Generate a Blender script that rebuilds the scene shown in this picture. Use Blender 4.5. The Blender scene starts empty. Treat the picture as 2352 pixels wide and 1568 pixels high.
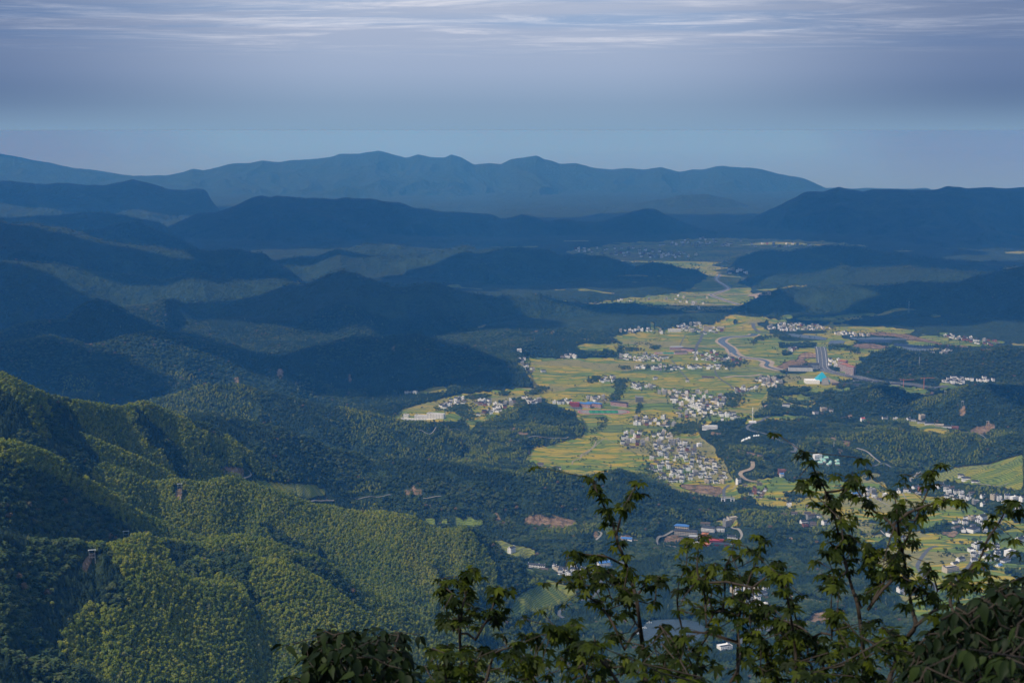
import bpy, math, random
import numpy as np
from mathutils import Vector, Matrix
random.seed(7); RNG = np.random.default_rng(7)
SC = bpy.context.scene
COL = SC.collection
rad = math.radians

# ------------------------------------------------------------------ camera, sky, sun, exposure
F_PX, CX, CY, HOR = 3267.0, 1176.0, 784.0, 300.0
PITCH = math.atan((CY - HOR) / F_PX)
EYE = 1000.0
cam_d = bpy.data.cameras.new('camera'); cam = bpy.data.objects.new('camera', cam_d); COL.objects.link(cam)
cam.location = (0, 0, EYE); cam.rotation_euler = (math.pi / 2 - PITCH, 0, 0)
cam_d.lens = 50.0; cam_d.sensor_width = 36.0; cam_d.clip_start = 0.1; cam_d.clip_end = 600000.0
cam_d.dof.use_dof = True; cam_d.dof.focus_distance = 3000.0; cam_d.dof.aperture_fstop = 8.0
SC.camera = cam
SUN_EL, SUN_AZ = rad(50), rad(-126)          # azimuth from +Y (view) towards +X
sun_d = bpy.data.lights.new('sun', 'SUN'); sun = bpy.data.objects.new('sun', sun_d); COL.objects.link(sun)
sun_d.energy = 3.6; sun_d.angle = rad(0.5); sun_d.color = (1.0, 0.93, 0.82)
sv = Vector((math.sin(SUN_AZ) * math.cos(SUN_EL), math.cos(SUN_AZ) * math.cos(SUN_EL), math.sin(SUN_EL)))
sun.rotation_euler = sv.to_track_quat('Z', 'Y').to_euler(); sun.location = (0, 0, 1500)
SC.view_settings.view_transform = 'Standard'; SC.view_settings.look = 'None'
SC.view_settings.exposure = 0.0; SC.view_settings.gamma = 1.0; SC.view_settings.use_curve_mapping = False
SC.render.engine = 'CYCLES'
cy = SC.cycles
cy.use_denoising = True; cy.max_bounces = 6; cy.diffuse_bounces = 2; cy.glossy_bounces = 2
cy.transmission_bounces = 4; cy.volume_bounces = 2; cy.transparent_max_bounces = 8
cy.caustics_reflective = False; cy.caustics_refractive = False

def N(nt, t, **kw):
    n = nt.nodes.new(t)
    for k, v in kw.items():
        if k == 'inp':
            for kk, vv in v.items(): n.inputs[kk].default_value = vv
        else: setattr(n, k, v)
    return n
def L(nt, a, b): nt.links.new(a, b)
def math_n(nt, op, a, b=None, c=None, clamp=False):
    n = nt.nodes.new('ShaderNodeMath'); n.operation = op; n.use_clamp = clamp
    for i, v in enumerate((a, b, c)):
        if v is None: continue
        if isinstance(v, (int, float)): n.inputs[i].default_value = v
        else: nt.links.new(v, n.inputs[i])
    return n.outputs[0]
def vmath(nt, op, a, b=None):
    n = nt.nodes.new('ShaderNodeVectorMath'); n.operation = op
    for i, v in enumerate((a, b)):
        if v is None: continue
        if isinstance(v, (tuple, list)): n.inputs[i].default_value = v
        else: nt.links.new(v, n.inputs[i])
    return n.outputs[0]
def ramp(nt, fac, stops, interp='LINEAR'):
    n = nt.nodes.new('ShaderNodeValToRGB'); cr = n.color_ramp; cr.interpolation = interp
    while len(cr.elements) < len(stops): cr.elements.new(0.5)
    for e, (p, c) in zip(cr.elements, stops):
        e.position = p; e.color = (*c, 1) if len(c) == 3 else c
    nt.links.new(fac, n.inputs[0]); return n.outputs[0]
def mixc(nt, fac, a, b, mode='MIX'):
    n = nt.nodes.new('ShaderNodeMix'); n.data_type = 'RGBA'; n.blend_type = mode; n.clamp_factor = True
    for s, v in ((n.inputs[0], fac), (n.inputs[6], a), (n.inputs[7], b)):
        if isinstance(v, (int, float)): s.default_value = v
        elif isinstance(v, (tuple, list)): s.default_value = (*v, 1) if len(v) == 3 else v
        else: nt.links.new(v, s)
    return n.outputs[2]
def noise(nt, vec, scale, detail=3, rough=0.5, dist=0.0, dim='3D'):
    n = nt.nodes.new('ShaderNodeTexNoise'); n.noise_dimensions = dim
    n.inputs['Scale'].default_value = scale; n.inputs['Detail'].default_value = detail
    n.inputs['Roughness'].default_value = rough; n.inputs['Distortion'].default_value = dist
    if vec is not None: nt.links.new(vec, n.inputs['Vector'])
    return n.outputs[0]
def maprange(nt, v, a, b, c=0.0, d=1.0, smooth=True):
    n = nt.nodes.new('ShaderNodeMapRange'); n.clamp = True
    if smooth: n.interpolation_type = 'SMOOTHSTEP'
    nt.links.new(v, n.inputs[0])
    for i, x in zip((1, 2, 3, 4), (a, b, c, d)): n.inputs[i].default_value = x
    return n.outputs[0]

world = bpy.data.worlds.new('World'); SC.world = world; world.use_nodes = True
wt = world.node_tree; wt.nodes.clear()
wo = N(wt, 'ShaderNodeOutputWorld'); bg = N(wt, 'ShaderNodeBackground'); L(wt, bg.outputs[0], wo.inputs[0])
bg.inputs[1].default_value = 0.1
sky = N(wt, 'ShaderNodeTexSky'); sky.sky_type = 'NISHITA'; sky.sun_disc = False
sky.sun_elevation = SUN_EL; sky.sun_rotation = SUN_AZ % (2 * math.pi); sky.altitude = 1400; sky.dust_density = 2.5
tc = N(wt, 'ShaderNodeTexCoord'); sep = N(wt, 'ShaderNodeSeparateXYZ'); L(wt, tc.outputs['Generated'], sep.inputs[0])
el = sep.outputs[2]
# hazy cloudy lower sky: colours x10 because the background strength is 0.1
low = ramp(wt, maprange(wt, el, 0.0, 0.10, smooth=False), [
    (0.0, (2.25, 3.55, 5.1)), (0.18, (2.45, 3.55, 5.15)), (0.4, (3.3, 4.2, 5.9)), (0.7, (3.9, 4.6, 6.2)), (1.0, (4.4, 5.0, 6.4))])
zc = math_n(wt, 'MAXIMUM', el, 0.012)
cvec = N(wt, 'ShaderNodeCombineXYZ')
L(wt, math_n(wt, 'DIVIDE', sep.outputs[0], zc), cvec.inputs[0]); L(wt, math_n(wt, 'DIVIDE', sep.outputs[1], zc), cvec.inputs[1])
cl1 = noise(wt, vmath(wt, 'MULTIPLY', cvec.outputs[0], (0.13, 0.34, 1)), 1.0, 8, 0.62, 0.6)
cl2 = noise(wt, vmath(wt, 'ADD', vmath(wt, 'MULTIPLY', cvec.outputs[0], (0.55, 0.8, 1)), (4.2, 1.7, 0)), 1.0, 10, 0.70, 0.5)
cband = maprange(wt, el, 0.046, 0.070)
c_dark = math_n(wt, 'MULTIPLY', maprange(wt, cl1, 0.42, 0.66), cband)
c_lite = math_n(wt, 'MULTIPLY', maprange(wt, cl2, 0.44, 0.76), cband)
lowc = mixc(wt, math_n(wt, 'MULTIPLY', c_dark, 0.75), low, (2.5, 3.9, 6.2))
lowc = mixc(wt, math_n(wt, 'MULTIPLY', c_lite, 0.75), lowc, (8.6, 8.5, 9.1))
# edge vignette put into the sky colour: darker and bluer to both sides
azf = maprange(wt, math_n(wt, 'ABSOLUTE', math_n(wt, 'ADD', sep.outputs[0], 0.02)), 0.08, 0.36)
azk = math_n(wt, 'MULTIPLY', azf, maprange(wt, el, -0.012, 0.032))
side = mixc(wt, 1.0, lowc, (0.42, 0.50, 0.63), 'MULTIPLY')
lowc = mixc(wt, azk, lowc, side)
up = mixc(wt, maprange(wt, cl2, 0.32, 0.60), sky.outputs[0], (4.6, 5.9, 8.6))
fin = mixc(wt, maprange(wt, el, 0.12, 0.45), lowc, up)
L(wt, fin, bg.inputs[0])

# ------------------------------------------------------------------ helpers: pixels of the survey sheet (2352 x 1568) to world
SP, CP = math.sin(PITCH), math.cos(PITCH)
def ray(U, V):
    a = (np.asarray(U, float) - CX) / F_PX; b = (CY - np.asarray(V, float)) / F_PX
    dx = a; dy = CP + b * SP; dz = -SP + b * CP
    h = np.hypot(dx, dy)
    return dx / h, dy / h, dz / h            # per unit of horizontal distance
def world_at(U, V, D):
    x, y, z = ray(U, V); return x * D, y * D, EYE + z * D
def proj(x, y, z):
    dz = z - EYE
    fwd = y * CP - dz * SP; upv = y * SP + dz * CP
    fwd = np.maximum(fwd, 1e-3)
    return CX + F_PX * x / fwd, CY - F_PX * upv / fwd
def _h(ix, iy, s):
    n = (ix.astype(np.int64) * 374761393 + iy.astype(np.int64) * 668265263 + s * 982451653) & 0xffffffff
    n = ((n ^ (n >> 13)) * 1274126177) & 0xffffffff
    n = (n ^ (n >> 16)) & 0xffff
    return n / 65535.0
def vnoise(x, y, s=0):
    x = np.asarray(x, float); y = np.asarray(y, float)
    ix = np.floor(x); iy = np.floor(y); fx = x - ix; fy = y - iy
    fx = fx * fx * fx * (fx * (fx * 6 - 15) + 10); fy = fy * fy * fy * (fy * (fy * 6 - 15) + 10)
    ix = ix.astype(np.int64); iy = iy.astype(np.int64)
    a = _h(ix, iy, s); b = _h(ix + 1, iy, s); c = _h(ix, iy + 1, s); d = _h(ix + 1, iy + 1, s)
    return (a * (1 - fx) + b * fx) * (1 - fy) + (c * (1 - fx) + d * fx) * fy
def fbm(x, y, s=0, o=4):
    t = 0; a = 1; w = 0
    for i in range(o):
        t = t + a * vnoise(x, y, s + i * 17); w += a; a *= 0.5; x = x * 2.03 + 5.1; y = y * 2.03 + 9.7
    return t / w
def ridged(x, y, s=0, o=3):
    t = 0; a = 1; w = 0
    for i in range(o):
        t = t + a * (1 - np.abs(2 * vnoise(x, y, s + i * 31) - 1)); w += a; a *= 0.45; x = x * 2.1 + 3.3; y = y * 2.1 + 1.9
    return t / w
def sstep(x, a, b):
    t = np.clip((x - a) / (b - a), 0, 1); return t * t * (3 - 2 * t)
def inpoly(px, py, poly):
    out = np.zeros(px.shape, bool); n = len(poly)
    xs = [p[0] for p in poly]; ys = [p[1] for p in poly]
    bb = (px > min(xs)) & (px < max(xs)) & (py > min(ys)) & (py < max(ys))
    if not bb.any(): return out
    X = px[bb]; Y = py[bb]; r = np.zeros(X.shape, bool)
    j = n - 1
    for i in range(n):
        xi, yi = poly[i]; xj, yj = poly[j]
        if yi != yj:
            c = ((yi > Y) != (yj > Y)) & (X < (xj - xi) * (Y - yi) / (yj - yi) + xi); r ^= c
        j = i
    out[bb] = r; return out
def conv(pts, ox, oy, s): return [(ox + p[0] * s, oy + p[1] * s) + tuple(p[2:]) for p in pts]
c1 = lambda p: conv(p, 0, 287, .5)
c2 = lambda p: conv(p, 1176, 287, .5)
c3 = lambda p: conv(p, 861, 718, .2746)
c4 = lambda p: conv(p, 1320.6, 718, .2746)
c5 = lambda p: conv(p, 1777.6, 718, .2746)
c6 = lambda p: conv(p, 0, 832.6, .469)
c7 = lambda p: conv(p, 689, 1033.5, .341)
c7b = lambda p: conv(p, 1205.8, 1033.5, .341)
c8 = lambda p: conv(p, 1777.6, 1004.8, .3593)

# ------------------------------------------------------------------ terrain: crest lines  (name, distance, front slope, back slope, spur depth, spur spacing, crest)
RIDGES = [
 ('mountain_range', 27300, .12, .2, 60, 900, [(-700,352),(0,352),(60,362),(100,372),(180,385),(250,396),(330,408),(400,430),(450,520)]),
 ('mountain_range', 26500, .10, .25, 110, 1100, [(150,470),(190,425),(220,418),(300,404.5),(325,403),(380,404),(410,396),(445,389),(465,393),(500,382),(540,374),(575,374),(602,368),(640,372),(675,367),(740,363),(765,359),(780,353),(825,352),(867,344),(895,351),(930,361),(960,353),(980,358),(1010,362),(1022,361),(1037,356),(1060,364),(1090,377),(1125,373),(1150,376),(1176,367),(1231,358),(1251,367),(1283,375),(1321,375),(1366,388),(1406,391),(1436,386),(1476,388),(1516,382),(1561,394),(1591,388),(1611,390),(1646,383),(1696,382),(1751,390),(1801,401),(1841,409),(1876,423),(1901,434),(1951,452),(2010,480),(2080,520)]),
 ('mountain_range', 19000, .13, .25, 90, 900, [(1300,520),(1380,480),(1480,462),(1560,450),(1630,447),(1680,458),(1730,478),(1770,500),(1800,520)]),
 ('mountain_range', 24000, .13, .25, 40, 900, [(2040,460),(2085,438),(2100,432),(2115,430),(2130,432),(2147,438),(2190,460)]),
 ('mountain_range', 17500, .13, .3, 90, 800, [(-600,400),(0,413),(30,414),(80,422),(130,419),(165,421),(200,427),(250,423),(305,412),(330,416),(360,424),(390,433),(425,437),(465,434),(475,440),(485,458),(510,490),(540,520)]),
 ('mountain_range', 15200, .17, .3, 110, 800, [(1600,560),(1656,527),(1726,502),(1776,477),(1826,454),(1851,442),(1896,439),(1928,430),(1956,437),(1981,440),(2006,435),(2076,437),(2141,437),(2176,430),(2216,432),(2276,429),(2306,434),(2352,430),(2600,436),(3000,440)]),
 ('mountain_range', 14000, .22, .3, 90, 650, [(330,560),(370,527),(410,512),(450,493),(500,485),(535,474),(560,462),(580,453),(600,447),(620,451),(635,448),(670,452),(725,452),(775,458),(800,453),(850,456),(880,463),(925,467),(965,479),(1000,484),(1050,488),(1120,490),(1150,501),(1176,498),(1197,492),(1226,499),(1256,508),(1291,503),(1346,508),(1376,507),(1416,497),(1456,484),(1486,478),(1516,484),(1551,502),(1576,514),(1611,526),(1641,532),(1680,560)]),
 ('mountain_ridge', 12600, .2, .3, 50, 500, [(-300,500),(0,502),(100,496),(180,489),(215,487),(280,495),(340,505),(370,515),(420,545)]),
 ('mountain_ridge', 10800, .3, .4, 60, 450, [(120,560),(190,530),(225,527),(270,512),(300,510),(320,509),(350,522),(400,544),(450,567),(480,578),(520,620)]),
 ('mountain_ridge', 9200, .3, .4, 90, 430, [(-500,490),(0,507),(30,513),(80,512),(100,518),(150,522),(185,532),(215,544),(250,555),(300,559),(360,562),(400,572),(450,571),(480,575),(500,572),(555,572),(590,582),(607,581),(625,593),(640,602),(665,617),(700,647),(740,680)]),
 ('mountain_ridge', 11300, .3, .4, 40, 400, [(700,600),(800,570),(840,563),(875,561),(925,566),(1000,575),(1060,600)]),
 ('mountain_ridge', 9900, .27, .4, 70, 430, [(580,640),(630,597),(665,593),(720,591),(760,577),(780,572),(810,579),(850,588),(875,586),(925,591),(995,582),(1045,567),(1062,563),(1075,562),(1100,571),(1140,570),(1170,568),(1196,566),(1221,572),(1256,575),(1281,584),(1326,590),(1376,588),(1396,590),(1441,604),(1461,612),(1496,602),(1526,607),(1566,614),(1601,619),(1626,632),(1645,660)]),
 ('mountain_ridge', 8000, .32, .4, 90, 380, [(-400,590),(0,599),(50,602),(135,603),(175,612),(215,624),(250,629),(310,632),(350,640),(380,643),(415,632),(445,623),(470,627),(500,639),(575,643),(630,638),(665,643),(700,652),(760,690)]),
 ('mountain_ridge', 7200, .3, .4, 80, 380, [(240,740,6600),(290,709,6700),(350,702,6700),(380,687,6800),(395,685),(425,694),(475,693),(540,692),(600,679),(640,662),(700,655),(730,642),(760,629),(785,622),(820,627),(860,644),(900,657),(930,659),(960,652),(995,648),(1025,657),(1050,664),(1090,676),(1140,682,7300),(1176,679,7400),(1206,687,7400),(1236,678,7500),(1276,689,7600),(1321,697,7600),(1376,696,7650),(1411,692,7650),(1456,691,7650),(1486,699,7650),(1526,709,7700),(1551,716,7700),(1591,712,7700),(1621,717,7700),(1651,714,7700),(1690,716,7700),(1740,745,7700)]),
 ('mountain_ridge', 10700, .25, .4, 40, 400, [(1590,640),(1636,607),(1676,599),(1741,577),(1766,574),(1806,578),(1876,568),(1926,564),(1976,572),(2051,582),(2101,589),(2176,597),(2226,602),(2301,617),(2400,640)]),
 ('mountain_ridge', 9500, .25, .4, 45, 380, [(1640,690),(1676,655),(1726,634),(1776,624),(1826,629),(1876,624),(1911,617),(1936,608),(1966,614),(2016,616),(2036,614),(2091,609),(2111,614),(2176,619),(2300,625),(2500,640)]),
 ('mountain_ridge', 8200, .3, .4, 70, 380, [(1600,760,7700),(1651,722,7700),(1681,707,7750),(1716,694,7800),(1751,679,7900),(1791,662,8000),(1826,658),(1876,661),(1926,659),(1956,654),(2001,657),(2046,652),(2096,643),(2156,647),(2206,644),(2256,627),(2316,617),(2352,607),(2600,560),(3000,560)]),
 ('wooded_hill', 6100, .33, .45, 70, 300, [(-300,765),(0,767),(40,742),(100,737),(150,734),(175,712),(200,696),(225,690),(250,694),(280,709),(310,727),(350,747),(400,762),(450,767),(525,782),(600,820)]),
 ('wooded_hill', 5400, .3, .45, 60, 260, [(-300,790),(0,787),(50,779),(115,769),(165,779),(200,792),(240,787),(280,774),(320,766),(360,762),(400,769),(450,782),(525,797),(575,807),(650,817),(720,850)]),
 ('wooded_hill', 6700, .3, .4, 30, 260, [(1080,800),(1136,778),(1190,767),(1245,759),(1278,755),(1328,767),(1369,778),(1396,787),(1416,795),(1424,806),(1440,830)]),
 ('wooded_hill', 5850, .33, .42, 60, 260, [(600,840),(650,812),(700,797),(750,787),(810,772),(900,767),(957,762),(975,764),(993,769),(1031,785),(1075,793),(1108,809),(1136,820),(1163,824),(1188,832),(1201,852,5750),(1218,866,5650),(1240,885,5500),(1260,910,5300)]),
 ('wooded_hill', 4800, .5, .5, 22, 160, [(1085,990),(1103,973),(1136,951),(1177,940),(1204,929),(1245,923),(1273,931),(1300,946),(1328,965),(1339,984),(1350,1005)]),
 ('wooded_hill', 6150, .3, .4, 25, 250, [(1950,850),(1975,831),(1997,811),(2025,800),(2052,796),(2080,800),(2102,810),(2135,811),(2162,813),(2190,809),(2217,803),(2244,803),(2272,800),(2299,793),(2313,792),(2352,798),(2500,820),(2700,830)]),
 ('wooded_hill', 5150, .35, .45, 25, 200, [(1925,920),(1942,898),(1970,888),(1997,883),(2025,881),(2052,885),(2080,896),(2096,907),(2115,925)]),
 ('wooded_hill', 5080, .3, .4, 30, 220, [(2070,935),(2096,918),(2135,907),(2176,894),(2217,880),(2258,874),(2299,880),(2352,883),(2500,870),(2800,880)]),
 ('wooded_hill', 4400, .33, .45, 28, 200, [(1900,1040),(1953,1004),(1970,995),(2011,986),(2052,984),(2080,988),(2121,995),(2162,1004),(2217,998),(2272,1009),(2327,993),(2352,987),(2600,960),(2900,960)]),
 ('wooded_hill', 4900, .3, .4, 12, 150, [(1690,1000),(1713,982),(1746,968),(1787,961),(1829,961),(1856,968),(1895,982),(1920,1000)]),
 ('wooded_hill', 4200, .3, .4, 18, 160, [(1770,1060),(1810,1025),(1841,1014),(1868,1010),(1901,1017),(1929,1023),(1970,1042),(2000,1065)]),
 ('terraced_hill', 4100, .3, .4, 12, 200, [(2120,1110),(2160,1084),(2200,1072),(2272,1064),(2313,1058),(2352,1047),(2500,1010),(2800,1010)]),
 ('wooded_hill', 3600, .33, .4, 22, 180, [(1560,1240),(1640,1212),(1700,1195),(1778,1177),(1813,1181),(1849,1206),(1903,1222),(1940,1260)]),
 ('wooded_hill', 4300, .3, .45, 45, 220, [(250,960),(340,920),(400,905),(440,890),(480,880),(520,878),(560,884),(620,895),(680,910),(740,925),(800,935),(860,946),(916,960),(971,966),(1015,975),(1060,1000)]),
 ('wooded_hill', 3650, .34, .45, 45, 200, [(380,960,3300),(430,945,3350),(500,940,3400),(560,955,3450),(640,975,3500),(700,1000,3550),(760,1030,3600),(820,1040),(861,1056),(957,1053),(998,1056),(1053,1067),(1108,1075),(1163,1083),(1185,1087),(1218,1075),(1237,1072),(1273,1078),(1300,1091),(1355,1104),(1400,1125),(1440,1160)]),
 ('wooded_hill', 3700, .33, .45, 30, 200, [(1310,1115),(1362,1091),(1403,1078),(1425,1075),(1458,1083),(1485,1100),(1540,1119),(1581,1135),(1598,1146),(1640,1175)]),
 # the bamboo mountainside
 ('bamboo_hillside', 2500, .42, .5, 25, 150, [(-700,720,2250),(-300,790,2300),(0,851,2350),(28,865,2350),(70,884,2380),(117,903,2450),(164,912,2500),(225,922,2600),(281,929,2700),(328,917,2750),(356,926,2800),(399,945,2850),(422,959,2850),(469,969,2900),(516,992,2950),(544,1015,2950),(600,1050,3000),(680,1110,3000)]),
 ('bamboo_hillside', 2450, .45, .6, 20, 120, [(-400,800,2150),(0,925,2300),(60,948,2330),(130,975,2360),(180,990,2400),(250,1020,2450),(320,1050,2500),(380,1085,2550),(430,1120,2550),(480,1160,2550)]),
 ('bamboo_hillside', 2600, .42, .5, 22, 130, [(-400,880,2150),(0,957,2200),(47,987,2220),(94,1006,2240),(160,1034,2300),(211,1062,2350),(291,1080,2400),(356,1109,2450),(390,1104,2470),(413,1102,2480),(469,1109,2520),(497,1097,2550),(525,1093,2580),(553,1100),(582,1114),(610,1123),(657,1137,2620),(689,1149,2640),(723,1160,2660),(774,1165,2680),(825,1173,2700),(880,1170,2720),(928,1177,2730),(955,1187,2740),(979,1201,2750),(996,1211,2750),(1030,1211,2780),(1064,1207,2800),(1085,1213,2810),(1108,1231,2820),(1139,1252,2830),(1166,1269,2840),(1194,1293,2850),(1224,1313,2860),(1248,1327,2870),(1300,1365,2870),(1400,1440,2870)]),
 ('bamboo_hillside', 2100, .45, .5, 20, 120, [(-400,930,1800),(0,1011,1900),(38,1016,1920),(80,1030,1950),(117,1044,1980),(155,1065,2000),(202,1100,2050),(263,1133,2100),(305,1166,2130),(352,1191,2160),(399,1212,2180),(450,1231,2200),(483,1240,2200),(540,1270,2200)]),
 ('bamboo_hillside', 2080, .45, .5, 18, 110, [(240,1250,1950),(305,1222,1980),(338,1217,2000),(361,1231,2010),(413,1236,2030),(450,1243,2050),(493,1229),(553,1222,2100),(600,1231,2110),(657,1250,2120),(689,1265,2130),(723,1272,2140),(757,1293,2150),(802,1323,2170),(842,1351,2180),(894,1375,2200),(1000,1430,2250),(1100,1500,2280),(1200,1590,2300)]),
 ('bamboo_hillside', 1950, .42, .5, 16, 110, [(400,1310,1850),(450,1280,1880),(478,1290,1890),(516,1285,1900),(560,1284,1900),(610,1290,1910),(657,1299,1920),(689,1308,1930),(750,1340,1950),(850,1410,1980),(950,1490,2000)]),
 ('bamboo_hillside', 1750, .42, .5, 20, 110, [(-400,1180,1500),(0,1208,1600),(33,1222,1620),(70,1234,1640),(117,1238,1660),(174,1243,1680),(205,1250,1690),(216,1252,1700),(234,1246,1700),(281,1248,1720),(300,1251,1730),(345,1275,1740),(436,1325,1770),(469,1332,1780),(516,1341,1800),(553,1363,1810),(600,1405,1830),(624,1424,1830),(657,1456,1840),(689,1490,1850),(760,1545,1860),(850,1620,1860)]),
 ('bamboo_hillside', 1300, .42, .5, 12, 90, [(-400,1470,1200),(0,1492,1250),(61,1519,1260),(108,1524,1270),(178,1529,1280),(211,1552,1290),(263,1572,1300),(330,1610,1300)]),
]
# survey polygons (2352 sheet): flat valley floors and fields
P_MAIN = [(1190,836),(1205,824),(1245,818),(1330,823),(1420,818),(1432,800),(1400,775),(1440,765),(1500,757),(1560,752),(1660,742),(1750,748),(1790,780),(1800,840),(1770,900),(1735,960),(1650,965),(1600,985),(1650,1040),(1690,1110),(1700,1150),(1560,1130),(1490,1090),(1420,1080),(1330,1094),(1240,1072),(1205,1055),(1215,1030),(1340,1005),(1350,985),(1320,950),(1245,915),(1232,890),(1205,855)]
P_EAST = [(1690,755),(1790,735),(2180,762),(2352,790),(2352,800),(2230,800),(2100,812),(1980,830),(1960,880),(1930,905),(2100,890),(2160,880),(2160,915),(2090,920),(1900,905),(1860,940),(1800,930),(1760,900),(1780,840)]
P_W = [(905,962),(915,940),(980,925),(1060,905),(1120,898),(1200,890),(1245,893),(1245,925),(1200,935),(1120,962),(1080,990),(1060,965),(980,972)]
P_FAR1 = [(1290,706),(1400,688),(1560,673),(1620,640),(1650,625),(1700,630),(1740,688),(1700,712),(1600,716),(1500,708)]
P_FAR2 = [(1290,578),(1400,562),(1600,548),(1760,548),(1900,555),(2000,565),(1900,575),(1700,605),(1640,640),(1540,618),(1450,602),(1400,592)]
P_LOW = [(1650,1120),(1800,1090),(1960,1080),(2120,1095),(2352,1110),(2500,1110),(2500,1420),(2100,1420),(2000,1300),(1960,1240),(1880,1190),(1740,1160)]
P_RESORT = [(1500,1262),(1510,1235),(1560,1208),(1640,1190),(1690,1205),(1705,1240),(1690,1262),(1600,1265)]
P_POND = [(1470,1462),(1485,1436),(1540,1428),(1600,1432),(1628,1450),(1600,1480),(1540,1490),(1490,1482)]
P_VILLS = [(1190,1310),(1210,1285),(1300,1300),(1360,1270),(1420,1280),(1440,1330),(1380,1360),(1260,1330)]
P_VILL2 = [(1660,1370),(1680,1345),(1780,1340),(1860,1370),(1850,1400),(1720,1440),(1660,1420)]
P_TERR = [(1160,1420),(1180,1370),(1240,1335),(1320,1345),(1330,1370),(1280,1390),(1220,1410)]

# ------------------------------------------------------------------ terrain: polar height grid
TH = np.radians(np.concatenate([np.arange(-180, -60, 6.0), np.arange(-60, -22.5, 0.75), np.arange(-22.5, 22.5, 0.046), np.arange(22.5, 60, 0.75), np.arange(60, 180.1, 6.0)]))
R_NEAR = np.geomspace(1.2, 980, 46)
R_MID = np.geomspace(1000, 3400, 330)
R_FAR = np.geomspace(3412, 27000, 520)
R_OUT = np.geomspace(27100, 29500, 8)
RR = np.concatenate([R_NEAR, R_MID, R_FAR, R_OUT])
TG, RG = np.meshgrid(TH, RR, indexing='ij')
XG, YG = RG * np.sin(TG), RG * np.cos(TG)
ahead = np.abs(TG) < rad(75)
U0, V0 = proj(XG, np.where(ahead, YG, 10.0), np.zeros_like(XG))
U0 = np.where(ahead, U0, -9999)
wob = 7 * (fbm(XG / 60, YG / 60, 3, 3) - .5)
wobU = 16 * (fbm(XG / 90, YG / 90, 5, 3) - .5) * 2
flat = np.zeros(TG.shape)
for P in (P_MAIN, P_EAST, P_W, P_FAR1, P_FAR2, P_RESORT, P_POND, P_VILLS, P_VILL2):
    flat[inpoly(U0 + wobU * .5, V0 + wob, P)] = 1
def blur(a, k, ax):
    c = np.cumsum(np.insert(a, 0, 0, axis=ax), axis=ax); n = a.shape[ax]
    i0 = np.clip(np.arange(n) - k, 0, n); i1 = np.clip(np.arange(n) + k + 1, 0, n)
    s = np.take(c, i1, ax) - np.take(c, i0, ax); w = (i1 - i0)
    return s / (w[:, None] if ax == 0 else w[None, :])
flatb = blur(blur(flat, 4, 0), 3, 1)
flatb = np.maximum(sstep(flatb, .0, .9), flat * 0)
lo_pol = inpoly(U0, V0, P_LOW).astype(float); lo_pol = blur(blur(lo_pol, 6, 0), 4, 1)
und = 95 * np.clip(fbm(XG / 750, YG / 750, 11, 5) - .36, 0, 1) + 26 * np.clip(fbm(XG / 210, YG / 210, 12, 4) - .3, 0, 1)
leftness = sstep(U0, 1000, 500) * sstep(RG, 4200, 5200) * sstep(RG, 8500, 7000)
und = und * (1 + 1.0 * leftness) * (1 - .55 * lo_pol)
und = und * sstep(RG, 40000, 14000)
base = und * (1 - flatb) - 60 * (np.clip(RG - 13000, 0, None) / 14000) ** 2     # the earth falls away
owner = np.zeros(TG.shape, int) - 1
H = base.copy()
camz = 998.2 - 0.62 * RG - 6 * np.clip(fbm(XG / 30, YG / 30, 77, 3) - .4, 0, 1) * np.clip(RG / 20, 0, 1)
back_r = 0.0
m = camz > H; H[m] = camz[m]; owner[m] = -2
TREE_H = {'bamboo_hillside': 9.0, 'wooded_hill': 7.0, 'terraced_hill': 2.0}
DOWN = np.zeros(TG.shape)       # distance in front of (+) the owning crest
CREST = []
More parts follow.
